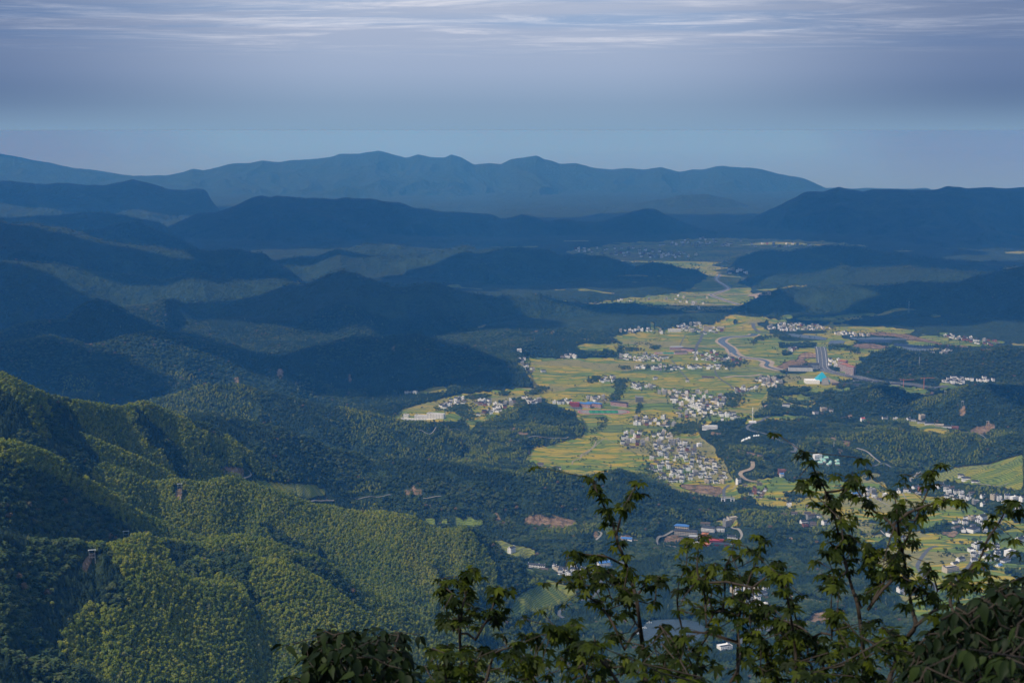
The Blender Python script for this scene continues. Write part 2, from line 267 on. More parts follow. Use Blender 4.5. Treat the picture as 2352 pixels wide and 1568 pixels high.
for k, (nm, D0, kf, kb, amp, Ls, pts) in enumerate(RIDGES):
    pu = np.array([p[0] for p in pts], float); pv = np.array([p[1] for p in pts], float)
    pd = np.array([p[2] if len(p) > 2 else D0 for p in pts], float)
    px, py, pz = world_at(pu, pv, pd)
    pt = np.arctan2(px, py)
    pz = pz - TREE_H.get(nm, 0)
    e = 28 / F_PX
    if pu[0] > 0: pt = np.insert(pt, 0, pt[0] - e); pz = np.insert(pz, 0, min(pz[0] - 140, -60)); pd = np.insert(pd, 0, pd[0])
    if pu[-1] < 2352: pt = np.append(pt, pt[-1] + e); pz = np.append(pz, min(pz[-1] - 140, -60)); pd = np.append(pd, pd[-1])
    zc_ = np.interp(TH, pt, pz); dc = np.interp(TH, pt, pd)
    zs_ = np.interp(TH, pt, pz)
    kk = max(3, int(min(90, D0 * .018) / (D0 * .0008)))
    for _ in range(3): zs_ = np.convolve(np.pad(zs_, kk, mode='edge'), np.ones(2 * kk + 1) / (2 * kk + 1), 'valid')
    s1 = TH * D0
    jag = D0 * .0021 * (fbm(s1 / (D0 * .012), s1 * 0 + k, 40 + k, 5) - .5)
    zc_ = zc_ + (jag if nm != 'bamboo_hillside' else 0)
    dc = dc + 0.6 * Ls * (fbm(s1 / (Ls * 1.6), s1 * 0 + 3.3, 60 + k, 3) - .5)
    CREST.append((TH, dc, zc_))
    ci = np.where(zc_ > -30)[0]; c0, c1_ = ci.min(), ci.max() + 1
    zt = max(zc_.max(), 10) + 40
    lo = pd.min() - zt / kf * 1.5; hi = pd.max() + zt / kb * 1.5
    ri = np.where((RR > lo) & (RR < hi))[0]
    if not len(ri): continue
    r0, r1 = ri.min(), ri.max() + 1
    Rs = RG[c0:c1_, r0:r1]; Ts = TG[c0:c1_, r0:r1]
    dcc = dc[c0:c1_, None]; d = dcc - Rs
    w = D0 * .005
    pf = np.sqrt(d * d + w * w) - w
    S = Ts * dcc; wd = fbm(S / (Ls * 1.3), d / (Ls * 1.3), 70 + k, 2) - .5
    sp = ridged(S / Ls + wd * 1.3 + k * 7, np.abs(d) / (Ls * 2.6) + wd * .8, 90 + k, 4)
    cut = (amp * (1.45 if RIDGES[k][1] > 5000 else 1.0)) * sstep(np.abs(d), 0, Ls * 1.5) * (1 - sp) * 2.3
    slope_mod = 1 + .35 * (fbm(S / (Ls * 4), d / (Ls * 4), 120 + k, 2) - .5)
    bl = sstep(np.abs(d), 0, Ls * 1.4) * (.85 if nm != 'bamboo_hillside' else .35)
    zcc = zc_[c0:c1_, None] * (1 - bl) + zs_[c0:c1_, None] * bl
    z = zcc - np.where(d > 0, kf, kb) * slope_mod * pf - cut
    Hs = H[c0:c1_, r0:r1]
    m = z > Hs
    Hs[m] = z[m]; owner[c0:c1_, r0:r1][m] = k; DOWN[c0:c1_, r0:r1][m] = d[m]
pond_m = inpoly(U0, V0, P_POND)
nT, nR = TG.shape
rIdx = np.arange(nR, dtype=float)
def height(x, y):
    x = np.asarray(x, float); y = np.asarray(y, float)
    t = np.interp(np.arctan2(x, y), TH, np.arange(nT)); r = np.interp(np.hypot(x, y), RR, rIdx)
    i = np.clip(t.astype(int), 0, nT - 2); j = np.clip(r.astype(int), 0, nR - 2); a = t - i; b = r - j
    return (H[i, j] * (1 - a) + H[i + 1, j] * a) * (1 - b) + (H[i, j + 1] * (1 - a) + H[i + 1, j + 1] * a) * b
def hit(U, V):
    """where the sight line through sheet point (U, V) first meets the land"""
    U = np.atleast_1d(np.asarray(U, float)); V = np.atleast_1d(np.asarray(V, float))
    dx, dy, dz = ray(U, V); th = np.arctan2(dx, dy)
    out = np.zeros((len(U), 3))
    rs = RR[RR > 700]; j0 = len(RR) - len(rs)
    for n in range(len(U)):
        t = np.interp(th[n], TH, np.arange(nT)); i = min(int(t), nT - 2); a = t - i
        col = H[i, j0:] * (1 - a) + H[i + 1, j0:] * a
        g = col - (EYE + dz[n] * rs)
        w = np.argmax(g > 0)
        if g[w] <= 0: w = len(rs) - 1
        r = rs[w]
        if w > 0: f = g[w - 1] / (g[w - 1] - g[w]); r = rs[w - 1] + f * (rs[w] - rs[w - 1])
        out[n] = (dx[n] * r, dy[n] * r, EYE + dz[n] * r)
    out[:, 2] = height(out[:, 0], out[:, 1])
    return out

# ---- land cover
UU, VV = proj(XG, np.where(ahead, YG, 10.0), H); UU = np.where(ahead, UU, -9999)
Uw = UU + wobU * .8; Vw = VV + wob * 1.2
onbase = owner == -1
field = np.zeros(TG.shape)
for P in (P_MAIN, P_W, P_FAR1, P_FAR2):
    field[inpoly(Uw, Vw, P) & onbase] = 1
mosaic = fbm(XG / 170, YG / 120, 21, 4)
field[inpoly(Uw, Vw, P_EAST) & onbase & (mosaic > .43)] = 1
field[inpoly(Uw, Vw, P_LOW) & onbase & (mosaic > .47)] = 1
HILLF = [conv([(0,0)],0,0,1)] and [
 [(462,1040),(480,1038),(500,1044),(528,1054),(524,1062),(500,1054),(470,1050)],
 [(572,1100),(600,1100),(660,1110),(720,1112),(752,1122),(752,1138),(715,1146),(660,1136),(600,1118)],
 [(968,1190),(1000,1188),(1060,1188),(1100,1192),(1118,1204),(1100,1212),(1040,1206),(985,1204)],
 [(1130,1240),(1150,1240),(1200,1252),(1240,1262),(1250,1274),(1200,1284),(1160,1276)],
 P_TERR, [(1190,1300),(1225,1310),(1300,1345),(1270,1345),(1215,1322)],
 [(1950,1500),(1951,1500),(1951,1501)],
 [(2110,1100),(2200,1070),(2272,1062),(2352,1045),(2352,1130),(2300,1120),(2200,1108)],
 [(1900,958),(1700,972),(1740,958),(1800,952),(1860,956)],
 [(2070,966),(2110,968),(2170,976),(2190,992),(2160,1000),(2100,985)],
 c5([(480,330),(560,310),(680,330),(790,350),(800,370),(700,400),(500,395)]),
 c5([(1420,235),(1500,220),(1740,290),(1700,300),(1500,262)]),
 c5([(1660,1300),(1800,1280),(1800,1380),(1650,1370)]),
 c4([(1360,270),(1500,250),(1620,290),(1600,330),(1520,345),(1420,330)]),
 [(1780,1108),(1900,1100),(1960,1112),(1950,1135),(1860,1142),(1790,1130)],
 [(1640,1195),(1700,1192),(1705,1204),(1660,1208)],
 c7b([(1395,490),(1460,480),(1470,510),(1400,520)]),
 c8([(1030,470),(1180,480),(1240,520),(1200,545),(1090,540),(930,600),(920,500)]),
 c8([(520,620),(680,610),(700,640),(640,680),(560,680)]), c8([(1010,690),(1220,680),(1240,760),(1130,790),(1020,780)]),
 c8([(1440,600),(1560,570),(1560,640),(1480,640)]), c8([(500,300),(700,280),(740,330),(560,330)]),
]
for P in HILLF: field[inpoly(Uw, Vw, P)] = 1
far_patch = (fbm(XG / 420, YG / 300, 33, 4) > .68) & (RG > 5000) & (RG < 13000) & onbase & (flat < .5) & (U0 > 900)
field[far_patch] = .8
terr = np.zeros(TG.shape)
for P in HILLF[:8]: terr[inpoly(Uw, Vw, P)] = 1
bare = np.zeros(TG.shape)
BARE = [
 c5([(1640,1000),(1655,975),(1700,950),(1780,928),(1870,918),(1880,935),(1845,985),(1780,1015),(1700,1010),(1660,1015)]),
 c5([(1540,790),(1560,760),(1600,765),(1620,785),(1590,805),(1545,800)]), c5([(1400,688),(1430,684),(1480,705),(1560,760),(1550,768),(1470,715),(1400,696)]),
 c5([(500,1060),(560,1070),(680,1100),(750,1130),(750,1145),(700,1135),(600,1095),(520,1085)]),
 c5([(440,1045),(500,1038),(530,1050),(510,1065),(530,1088),(500,1082)]),
 c5([(490,872),(570,876),(660,858),(690,864),(640,885),(560,888)]), c5([(800,885),(900,868),(970,878),(900,895)]),
 c5([(1210,1258),(1250,1258),(1255,1285),(1215,1285)]), c5([(0,470),(60,430),(150,395),(240,390),(290,410),(250,440),(140,455),(60,475)]),
 c5([(780,165),(900,160),(1100,180),(1400,255),(1800,300),(1790,315),(1380,265),(1000,200),(800,185)]),
 c5([(640,270),(760,255),(860,262),(990,285),(900,300),(700,295)]), c5([(1300,670),(1340,655),(1345,690),(1305,692)]), c5([(190,380),(240,335),(350,340),(370,372),(250,385)]),
 c4([(860,1440),(960,1436),(1150,1450),(1220,1460),(1240,1500),(1200,1520),(1050,1510),(900,1470)]),
 c4([(1130,995),(1230,1000),(1235,1025),(1150,1030)]), c4([(1350,1140),(1480,1170),(1600,1200),(1580,1215),(1450,1190),(1350,1160)]),
 c4([(1480,1250),(1492,1250),(1490,1310),(1440,1330),(1380,1345),(1380,1330),(1440,1318),(1478,1300)]), c4([(1530,1540),(1590,1460),(1620,1465),(1560,1550)]),
 c7b([(925,600),(960,575),(1020,570),(1075,590),(1080,605),(1000,632),(950,630)]), c7b([(640,575),(725,575),(720,600),(645,605)]),
 c7b([(455,575),(475,545),(505,560),(495,600),(470,600)]), c7b([(0,450),(100,435),(240,445),(360,480),(330,510),(160,525),(0,500)]),
 c7b([(870,530),(910,515),(940,515),(930,535),(880,545)]),
 c7([(60,335),(90,318),(230,310),(260,318),(260,335),(100,345)]), c7([(330,312),(480,308),(490,320),(350,330)]), c7([(1290,345),(1380,348),(1440,360),(1440,370),(1330,365)]),
 c7([(1310,400),(1350,470),(1390,490),(1330,500),(1300,450)]), c7([(870,360),(900,358),(880,400),(845,415)]),
 c7b([(1270,300),(1290,302),(1288,330),(1272,330)]),
 [(500,1076),(520,1070),(560,1076),(566,1092),(540,1096),(505,1088)],
 [(186,1312),(190,1290),(206,1270),(224,1268),(214,1284),(200,1310)], [(398,1150),(400,1130),(416,1118),(424,1124),(412,1150)], [(280,1244),(286,1234),(298,1234),(292,1244)],
 [(606,842),(640,846),(690,878),(684,888),(650,866),(610,852)], [(764,854),(790,852),(820,878),(800,880),(776,866)],
 c3([(930,190),(960,182),(1005,185),(1000,198),(945,200)]), c3([(1285,168),(1380,138),(1385,155),(1300,178)]), c3([(1450,175),(1490,145),(1525,148),(1470,182)]), c3([(1545,240),(1590,200),(1595,210),(1555,246)]),
 c3([(1100,215),(1170,195),(1170,204),(1110,222)]), c3([(370,1010),(395,1010),(395,1055),(378,1058)]), c3([(1160,1060),(1215,1062),(1210,1095),(1160,1105),(1195,1085)]), c3([(1180,995),(1290,1005),(1290,1020),(1200,1015)]),
 c3([(1170,960),(1215,952),(1185,975),(1180,1000),(1110,980)]), c3([(1275,1140),(1290,1150),(1315,1180),(1265,1185)]), c3([(750,1095),(775,1090),(765,1115),(752,1112)]),
 c8([(400,15),(470,20),(570,60),(575,75),(500,60),(420,30)]), c8([(1060,600),(1190,600),(1150,640),(1070,620)]), c8([(90,635),(130,640),(125,660),(95,655)]), c8([(920,160),(960,165),(950,185),(925,180)]),
 c8([(260,1120),(370,1105),(460,1100),(400,1190),(180,1200)]),
]
for P in BARE: bare[inpoly(UU + wobU * .25, VV + wob * .35, P)] = 1
bare[(fbm(XG / 60, YG / 60, 55, 3) > .80) & (owner >= 17) & (RG > 3400) & (RG < 12000)] = .8
field = np.where(bare > .5, 0, field)
field_s, bare_s = field, bare
field = blur(blur(field, 1, 0), 1, 1); bare = blur(blur(bare, 1, 0), 1, 1)

MATS = {}
def mat_new(name):
    m = bpy.data.materials.new(name); m.use_nodes = True; nt = m.node_tree; b = nt.nodes['Principled BSDF']
    b.inputs['Specular IOR Level'].default_value = .25; b.inputs['Roughness'].default_value = .85
    MATS[name] = m; return m, nt, b
# land material
m_land, nt, b = mat_new('land')
geo = N(nt, 'ShaderNodeNewGeometry'); P = geo.outputs['Position']
at_f = N(nt, 'ShaderNodeAttribute', attribute_name='field').outputs['Fac']; at_b = N(nt, 'ShaderNodeAttribute', attribute_name='bare').outputs['Fac']
at_t = N(nt, 'ShaderNodeAttribute', attribute_name='terr').outputs['Fac']
n1 = noise(nt, P, 1 / 14.0, 4, .7); n2 = noise(nt, P, 1 / 160.0, 4, .6); n3 = noise(nt, P, 1 / 700.0, 3, .5)
forest = ramp(nt, n1, [(.3, (.006, .016, .006)), (.5, (.016, .034, .011)), (.72, (.038, .062, .018))])
forest = mixc(nt, maprange(nt, n2, .5, .72), forest, (.032, .058, .017))
forest = mixc(nt, math_n(nt, 'MULTIPLY', maprange(nt, n3, .52, .64), .55), forest, (.024, .038, .014))
# rice plots: long thin plots bent along the contours
sp3 = N(nt, 'ShaderNodeSeparateXYZ'); L(nt, P, sp3.inputs[0])
wn = N(nt, 'ShaderNodeTexNoise'); wn.inputs['Scale'].default_value = 1 / 240.0; wn.inputs['Detail'].default_value = 2; L(nt, P, wn.inputs['Vector'])
wv = vmath(nt, 'MULTIPLY', vmath(nt, 'SUBTRACT', wn.outputs[1], (.5, .5, .5)), (190, 150, 0))
pw = vmath(nt, 'ADD', P, wv)
pq = vmath(nt, 'MULTIPLY', pw, (1 / 62.0, 1 / 17.0, 0))
def voro(vec, feat, rnd=.95):
    v = N(nt, 'ShaderNodeTexVoronoi'); v.voronoi_dimensions = '2D'; v.feature = feat; v.inputs['Scale'].default_value = 1; v.inputs['Randomness'].default_value = rnd
    L(nt, vec, v.inputs['Vector']); return v
v1 = voro(pq, 'F1'); ve = voro(pq, 'DISTANCE_TO_EDGE')
cs = N(nt, 'ShaderNodeSeparateColor'); L(nt, v1.outputs['Color'], cs.inputs[0])
pl = voro(vmath(nt, 'MULTIPLY', pw, (1 / 300.0, 1 / 120.0, 0)), 'F1'); cs2 = N(nt, 'ShaderNodeSeparateColor'); L(nt, pl.outputs['Color'], cs2.inputs[0])
sel = math_n(nt, 'ADD', math_n(nt, 'MULTIPLY', cs.outputs[0], .55), math_n(nt, 'MULTIPLY', cs2.outputs[0], .45))
rice = ramp(nt, sel, [(.1, (.060, .100, .022)), (.3, (.115, .170, .028)), (.45, (.14, .20, .016)), (.58, (.30, .26, .018)), (.75, (.42, .29, .020)), (.9, (.12, .16, .022))])
rice = mixc(nt, maprange(nt, cs2.outputs[1], .80, .88), rice, (.24, .21, .07))
fine = noise(nt, vmath(nt, 'MULTIPLY', pw, (1 / 14.0, 1 / 3.5, 0)), 1, 3, .6)
rice = mixc(nt, math_n(nt, 'MULTIPLY', maprange(nt, fine, .4, .8), .4), rice, (.07, .11, .025))
rice = mixc(nt, math_n(nt, 'MULTIPLY', maprange(nt, ve.outputs['Distance'], .02, .10, 1, 0), .75), rice, (.045, .075, .02))
# contour terraces on slopes: bank lines at every 2.2 m of height
tz = math_n(nt, 'FRACT', math_n(nt, 'ADD', math_n(nt, 'MULTIPLY', sp3.outputs[2], 1 / 3.2), math_n(nt, 'MULTIPLY', noise(nt, P, 1 / 45., 3), 4.5)))
terc = ramp(nt, tz, [(0, (.035, .06, .015)), (.3, (.05, .08, .018)), (.42, (.14, .18, .028)), (.8, (.18, .20, .03)), (1, (.10, .14, .02))])
rice = mixc(nt, math_n(nt, 'MULTIPLY', at_t, .65), rice, terc)
soil = ramp(nt, noise(nt, P, 1 / 22., 4, .7), [(.34, (.04, .06, .022)), (.46, (.20, .125, .070)), (.6, (.30, .20, .12)), (.75, (.36, .29, .20))])
c = mixc(nt, maprange(nt, at_f, .4, .6), forest, rice)
c = mixc(nt, maprange(nt, math_n(nt, 'ADD', at_b, math_n(nt, 'MULTIPLY', math_n(nt, 'SUBTRACT', n1, .5), .5)), .4, .6), c, soil)
L(nt, c, b.inputs['Base Color'])
bmp = N(nt, 'ShaderNodeBump'); bmp.inputs['Strength'].default_value = 1; bmp.inputs['Distance'].default_value = 5
nb = noise(nt, P, 1 / 11.0, 3, .65); nb2 = noise(nt, P, 1 / 85.0, 5, .62); L(nt, math_n(nt, 'MULTIPLY', math_n(nt, 'ADD', nb, math_n(nt, 'MULTIPLY', nb2, 6.5)), maprange(nt, at_f, .4, .6, 2.2, .05)), bmp.inputs['Height']); L(nt, bmp.outputs[0], b.inputs['Normal'])

# ---- meshes: one object per hill or ridge, one for the valley ground
def grid_mesh(name, qi, qj, material, kind='structure'):
    a = qi * nR + qj
    quads = np.stack([a, a + 1, a + nR + 1, a + nR], 1)
    used, inv = np.unique(quads, return_inverse=True)
    inv = inv.reshape(-1, 4).astype(np.int32)
    me = bpy.data.meshes.new(name)
    co = np.stack([XG.ravel()[used], YG.ravel()[used], H.ravel()[used]], 1).astype(np.float32)
    me.vertices.add(len(co)); me.vertices.foreach_set('co', co.ravel())
    me.loops.add(inv.size); me.loops.foreach_set('vertex_index', inv.ravel())
    me.polygons.add(len(inv)); me.polygons.foreach_set('loop_start', np.arange(0, inv.size, 4, dtype=np.int32))
    me.polygons.foreach_set('use_smooth', np.ones(len(inv), bool))
    for an, arr in (('field', field), ('bare', bare), ('terr', terr)):
        at = me.attributes.new(an, 'FLOAT', 'POINT'); at.data.foreach_set('value', arr.ravel()[used].astype(np.float32))
    me.update(calc_edges=True)
    me.materials.append(material)
    o = bpy.data.objects.new(name, me); COL.objects.link(o); o['kind'] = kind
    return o
qI, qJ = np.meshgrid(np.arange(nT - 1), np.arange(nR - 1), indexing='ij')
qo = owner[:-1, :-1]
for k in sorted(set(np.unique(qo))):
    mk = (qo == k) & ((k >= 0) | (RR[:-1] < 26900)[None, :])
    if k < 0: nm = 'valley_ground' if k == -1 else 'summit_slope'
    else: nm = RIDGES[k][0]
    grid_mesh(nm, qI[mk], qJ[mk], m_land)

# ---- haze: one closed box of even air round everything
def box_obj(name, lo, hi, mat):
    me = bpy.data.meshes.new(name)
    v = [(x, y, z) for x in (lo[0], hi[0]) for y in (lo[1], hi[1]) for z in (lo[2], hi[2])]
    f = [(0, 1, 3, 2), (4, 6, 7, 5), (0, 4, 5, 1), (2, 3, 7, 6), (0, 2, 6, 4), (1, 5, 7, 3)]
    me.from_pydata(v, [], f); me.update(); me.materials.append(mat)
    o = bpy.data.objects.new(name, me); COL.objects.link(o); return o
mh = bpy.data.materials.new('haze_air'); mh.use_nodes = True; nt = mh.node_tree; nt.nodes.clear()
mo = N(nt, 'ShaderNodeOutputMaterial'); pv = N(nt, 'ShaderNodeVolumePrincipled'); L(nt, pv.outputs[0], mo.inputs['Volume'])
pv.inputs['Color'].default_value = (.07, .39, 1, 1); pv.inputs['Absorption Color'].default_value = (.86, .62, 1, 1)
pv.inputs['Density'].default_value = HAZE = 4.6e-5; pv.inputs['Anisotropy'].default_value = 0.0
hz = box_obj('haze', (-90000, -90000, -140), (90000, 90000, 1006), mh); hz['kind'] = 'stuff'

# ---- clouds: unseen banks above the frame, added to shade the hills and haze
m_shade_cloud = bpy.data.materials.new('shade_cloud'); m_shade_cloud.use_nodes = True; _b = m_shade_cloud.node_tree.nodes['Principled BSDF']; _b.inputs['Base Color'].default_value = (.85, .86, .88, 1); _b.inputs['Roughness'].default_value = 1; _b.inputs['Specular IOR Level'].default_value = 0
def shade_cloud(x, y, rx, ry, h=3400, seed=0):
    nu, nv = 40, 20; vs = []; a = np.linspace(0, 2 * np.pi, nu, endpoint=False); e = np.linspace(-np.pi / 2, np.pi / 2, nv)
    A, E = np.meshgrid(a, e); cx = np.cos(A) * np.cos(E); cyy = np.sin(A) * np.cos(E); cz = np.sin(E)
    k = .72 + .55 * fbm(cx * 2.2 + seed * 3.1, cyy * 2.2 + cz, 300 + seed, 4)
    X = cx * rx * k; Y = cyy * ry * k; Z = cz * 260 * np.where(cz > 0, 1.6, .5) * (.6 + .9 * fbm(X / 500, Y / 500, 310 + seed, 4))
    P_ = np.stack([X, Y, Z], -1).reshape(-1, 3)
    f = [(i * nu + j, i * nu + (j + 1) % nu, (i + 1) * nu + (j + 1) % nu, (i + 1) * nu + j) for i in range(nv - 1) for j in range(nu)]
    me = bpy.data.meshes.new('shade_cloud'); me.from_pydata([tuple(p) for p in P_], [], f); me.polygons.foreach_set('use_smooth', [True] * len(f)); me.materials.append(m_shade_cloud); me.update()
    o = bpy.data.objects.new('shade_cloud', me); COL.objects.link(o); t = h / sv.z; o.location = (x + sv.x * t, y + sv.y * t, h); o['kind'] = 'structure'
for i, (x, y, rx, ry) in enumerate([(-2300, 8300, 1200, 600), (-700, 7100, 1000, 480), (500, 9400, 1400, 600), (3300, 8300, 1700, 700), (-3600, 10400, 1400, 700), (-1500, 10300, 1300, 600), (-2300, 5900, 1000, 620), (-800, 5650, 800, 420),
        (-2700, 7200, 900, 420), (-1000, 8900, 900, 420), (2900, 10200, 1500, 600), (4300, 6500, 1500, 800), (2350, 5000, 760, 420), (-1500, 4700, 480, 260), (800, 7800, 800, 380), (2300, 7500, 800, 380), (1650, 5100, 320, 220), (2000, 11700, 1800, 800), (-1800, 4900, 600, 300), (-3300, 12900, 2300, 1300), (0, 13700, 2800, 1500), (4800, 14000, 3000, 1800), (2300, 15600, 2400, 1400), (-5200, 17200, 3200, 1600), (-4600, 8800, 900, 500)]):
    if 5500 < y < 11000: rx, ry = rx * .95, ry * .9
    shade_cloud(x, y, rx, ry, (3900 if y > 20000 else 3400) if y > 7000 else 3000, i)
for i, (x, y, r) in enumerate([(-14500, 36000, 6500), (14500, 36000, 6500), (-19000, 52000, 8500), (19500, 52000, 8500), (-11500, 28000, 4200), (11500, 28000, 4200), (-25000, 70000, 10000), (25500, 70000, 10000)]):  # unseen side banks, added to darken the haze towards both edges
    d = math.hypot(x, y); shade_cloud(x, y, r, r * .95, 1400 + .125 * d, 40 + i)
# ------------------------------------------------------------------ helpers for objects
def tag(o, label=None, cat=None, group=None, kind=None):
    if label: o['label'] = label
    if cat: o['category'] = cat
    if group: o['group'] = group
    if kind: o['kind'] = kind
    return o
class MB:
    def __init__(s): s.v = []; s.f = []; s.m = []
    def add(s, vs, fs, m=0):
        n = len(s.v); s.v += [tuple(v) for v in vs]; s.f += [tuple(i + n for i in f) for f in fs]; s.m += [m] * len(fs); return s
    def box(s, x0, x1, y0, y1, z0, z1, m=0):
        v = [(x, y, z) for x in (x0, x1) for y in (y0, y1) for z in (z0, z1)]
        return s.add(v, [(0, 1, 3, 2), (4, 6, 7, 5), (0, 4, 5, 1), (2, 3, 7, 6), (0, 2, 6, 4), (1, 5, 7, 3)], m)
    def prism(s, pts, z0, z1, m=0):
        n = len(pts); v = [(p[0], p[1], z0) for p in pts] + [(p[0], p[1], z1) for p in pts]
        return s.add(v, [tuple(range(n - 1, -1, -1)), tuple(range(n, 2 * n))] + [(i, (i + 1) % n, n + (i + 1) % n, n + i) for i in range(n)], m)
    def gable(s, x0, x1, y0, y1, z, h, t=.35, m=0, axis='x'):
        """two-slope roof slab of thickness t, ridge along axis"""
        if axis == 'x':
            yc = (y0 + y1) / 2
            v = [(x, y, zz) for x in (x0, x1) for (y, zz) in ((y0, z), (yc, z + h), (y1, z), (y1, z - t), (yc, z + h - t), (y0, z - t))]
        else:
            xc = (x0 + x1) / 2
            v = [(x, y, zz) for y in (y0, y1) for (x, zz) in ((x1, z), (xc, z + h), (x0, z), (x0, z - t), (xc, z + h - t), (x1, z - t))]
        return s.add(v, [(0, 1, 7, 6), (1, 2, 8, 7), (2, 3, 9, 8), (3, 4, 10, 9), (4, 5, 11, 10), (5, 0, 6, 11), (0, 5, 4, 1), (1, 4, 3, 2), (6, 7, 10, 11), (7, 8, 9, 10)], m)
    def hip(s, x0, x1, y0, y1, z, h, t=.3, m=0):
        i = min(x1 - x0, y1 - y0) / 2; yc = (y0 + y1) / 2; xc = (x0 + x1) / 2
        a, b = ((x0 + i, yc), (x1 - i, yc)) if x1 - x0 > y1 - y0 else ((xc, y0 + i), (xc, y1 - i))
        v = [(x0, y0, z), (x1, y0, z), (x1, y1, z), (x0, y1, z), (*a, z + h), (*b, z + h), (x0, y0, z - t), (x1, y0, z - t), (x1, y1, z - t), (x0, y1, z - t)]
        if x1 - x0 > y1 - y0: F = [(0, 1, 5, 4), (1, 2, 5), (2, 3, 4, 5), (3, 0, 4)]
        else: F = [(0, 1, 4), (1, 2, 5, 4), (2, 3, 5), (3, 0, 4, 5)]
        return s.add(v, F + [(9, 8, 7, 6), (0, 6, 7, 1), (1, 7, 8, 2), (2, 8, 9, 3), (3, 9, 6, 0)], m)
    def tube(s, pts, r0, r1=None, n=6, m=0):
        r1 = r0 if r1 is None else r1; P = [Vector(p) for p in pts]; k = len(P); rings = []
        for i, p in enumerate(P):
            t = (P[min(i + 1, k - 1)] - P[max(i - 1, 0)]); t = t.normalized() if t.length > 1e-9 else Vector((0, 0, 1))
            a = t.cross(Vector((0, 0, 1)) if abs(t.z) < .9 else Vector((1, 0, 0))).normalized(); b = t.cross(a)
            r = r0 + (r1 - r0) * i / max(1, k - 1)
            rings.append([p + a * (r * math.cos(2 * math.pi * j / n)) + b * (r * math.sin(2 * math.pi * j / n)) for j in range(n)])
        v = [q for R_ in rings for q in R_]
        f = [(i * n + j, i * n + (j + 1) % n, (i + 1) * n + (j + 1) % n, (i + 1) * n + j) for i in range(k - 1) for j in range(n)]
        f += [tuple(range(n - 1, -1, -1)), tuple(range((k - 1) * n, k * n))]
        return s.add(v, f, m)
    def mesh(s, name, mats, smooth=False):
        me = bpy.data.meshes.new(name); me.from_pydata(s.v, [], s.f)
        for m in mats: me.materials.append(m)
        me.polygons.foreach_set('material_index', s.m)
        if smooth: me.polygons.foreach_set('use_smooth', [True] * len(s.f))
        me.update(); return me
def link(name, me, parent=None, loc=(0, 0, 0), rz=0.0, sc=None):
    o = bpy.data.objects.new(name, me); COL.objects.link(o)
    o.location = loc; o.rotation_euler = (0, 0, rz)
    if sc is not None: o.scale = (sc, sc, sc) if isinstance(sc, (int, float)) else sc
    if parent: o.parent = parent
    return o
def plain(name, col, rough=.8, spec=.3, metal=0.0, var=0.0, scale=.5, bump=0.0):
    m, nt, b = mat_new(name); b.inputs['Roughness'].default_value = rough; b.inputs['Specular IOR Level'].default_value = spec; b.inputs['Metallic'].default_value = metal
    g = N(nt, 'ShaderNodeNewGeometry'); oi = N(nt, 'ShaderNodeObjectInfo')
    n = noise(nt, g.outputs['Position'], scale, 4, .65)
    d = tuple(x * (1 - var) for x in col); l = tuple(min(1, x * (1 + var * .6)) for x in col)
    c = ramp(nt, n, [(.3, d), (.7, l)])
    hs = N(nt, 'ShaderNodeHueSaturation'); L(nt, c, hs.inputs['Color']); L(nt, maprange(nt, oi.outputs['Random'], 0, 1, 1 - var * .6, 1 + var * .3, False), hs.inputs['Value'])
    L(nt, hs.outputs[0], b.inputs['Base Color'])
    if bump:
        bp = N(nt, 'ShaderNodeBump'); bp.inputs['Distance'].default_value = bump; L(nt, n, bp.inputs['Height']); L(nt, bp.outputs[0], b.inputs['Normal'])
    return m

# ------------------------------------------------------------------ roads and water courses (filled before the trees so that they keep clear)
KEEP = []            # (x, y, radius) cleared of trees
def catmull(P, n=6):
    P = [np.array(p, float) for p in P]; out = []
    Q = [2 * P[0] - P[1]] + P + [2 * P[-1] - P[-2]]
    for i in range(1, len(Q) - 2):
        for j in range(n):
            t = j / n
            out.append(.5 * ((2 * Q[i]) + (-Q[i-1] + Q[i+1]) * t + (2*Q[i-1] - 5*Q[i] + 4*Q[i+1] - Q[i+2]) * t*t + (-Q[i-1] + 3*Q[i] - 3*Q[i+1] + Q[i+2]) * t**3))
    out.append(P[-1]); return np.array(out)
def ribbon(name, pts, width, mat, lift=.5, n=6, kind='structure', cross=3, clear=True, off=0.0):
    W = hit([p[0] for p in pts], [p[1] for p in pts])
    C = catmull([w[:2] for w in W], n)
    # densify
    D = [C[0]]
    for a, b in zip(C[:-1], C[1:]):
        k = max(1, int(np.hypot(*(b - a)) / 14))
        for i in range(1, k + 1): D.append(a + (b - a) * i / k)
    C = np.array(D); T = np.gradient(C, axis=0); T /= np.maximum(np.hypot(T[:, 0], T[:, 1]), 1e-6)[:, None]
    Nn = np.stack([-T[:, 1], T[:, 0]], 1)
    vs = []
    for q in range(cross + 1):
        o_ = (q / cross - .5) * width + off
        p = C + Nn * o_
        vs.append(np.stack([p[:, 0], p[:, 1], height(p[:, 0], p[:, 1]) + lift], 1))
    V_ = np.stack(vs, 1)
    if kind != 'hug':
        V_[:, :, 2] = V_[:, :, 2].max(axis=1)[:, None] * .6 + V_[:, :, 2] * .4
    m = len(C); c = cross + 1
    faces = [(i * c + j, i * c + j + 1, (i + 1) * c + j + 1, (i + 1) * c + j) for i in range(m - 1) for j in range(cross)]
    me = bpy.data.meshes.new(name); me.from_pydata([tuple(v) for v in V_.reshape(-1, 3)], [], faces); me.materials.append(mat); me.update()
    o = bpy.data.objects.new(name, me); COL.objects.link(o); o['kind'] = 'structure'
    if clear:
        for p in C[::1]: KEEP.append((p[0], p[1], width * .5 + 5))
    return o, C
m_asph = plain('asphalt', (.105, .11, .115), .8, .3, 0, .2, .05)
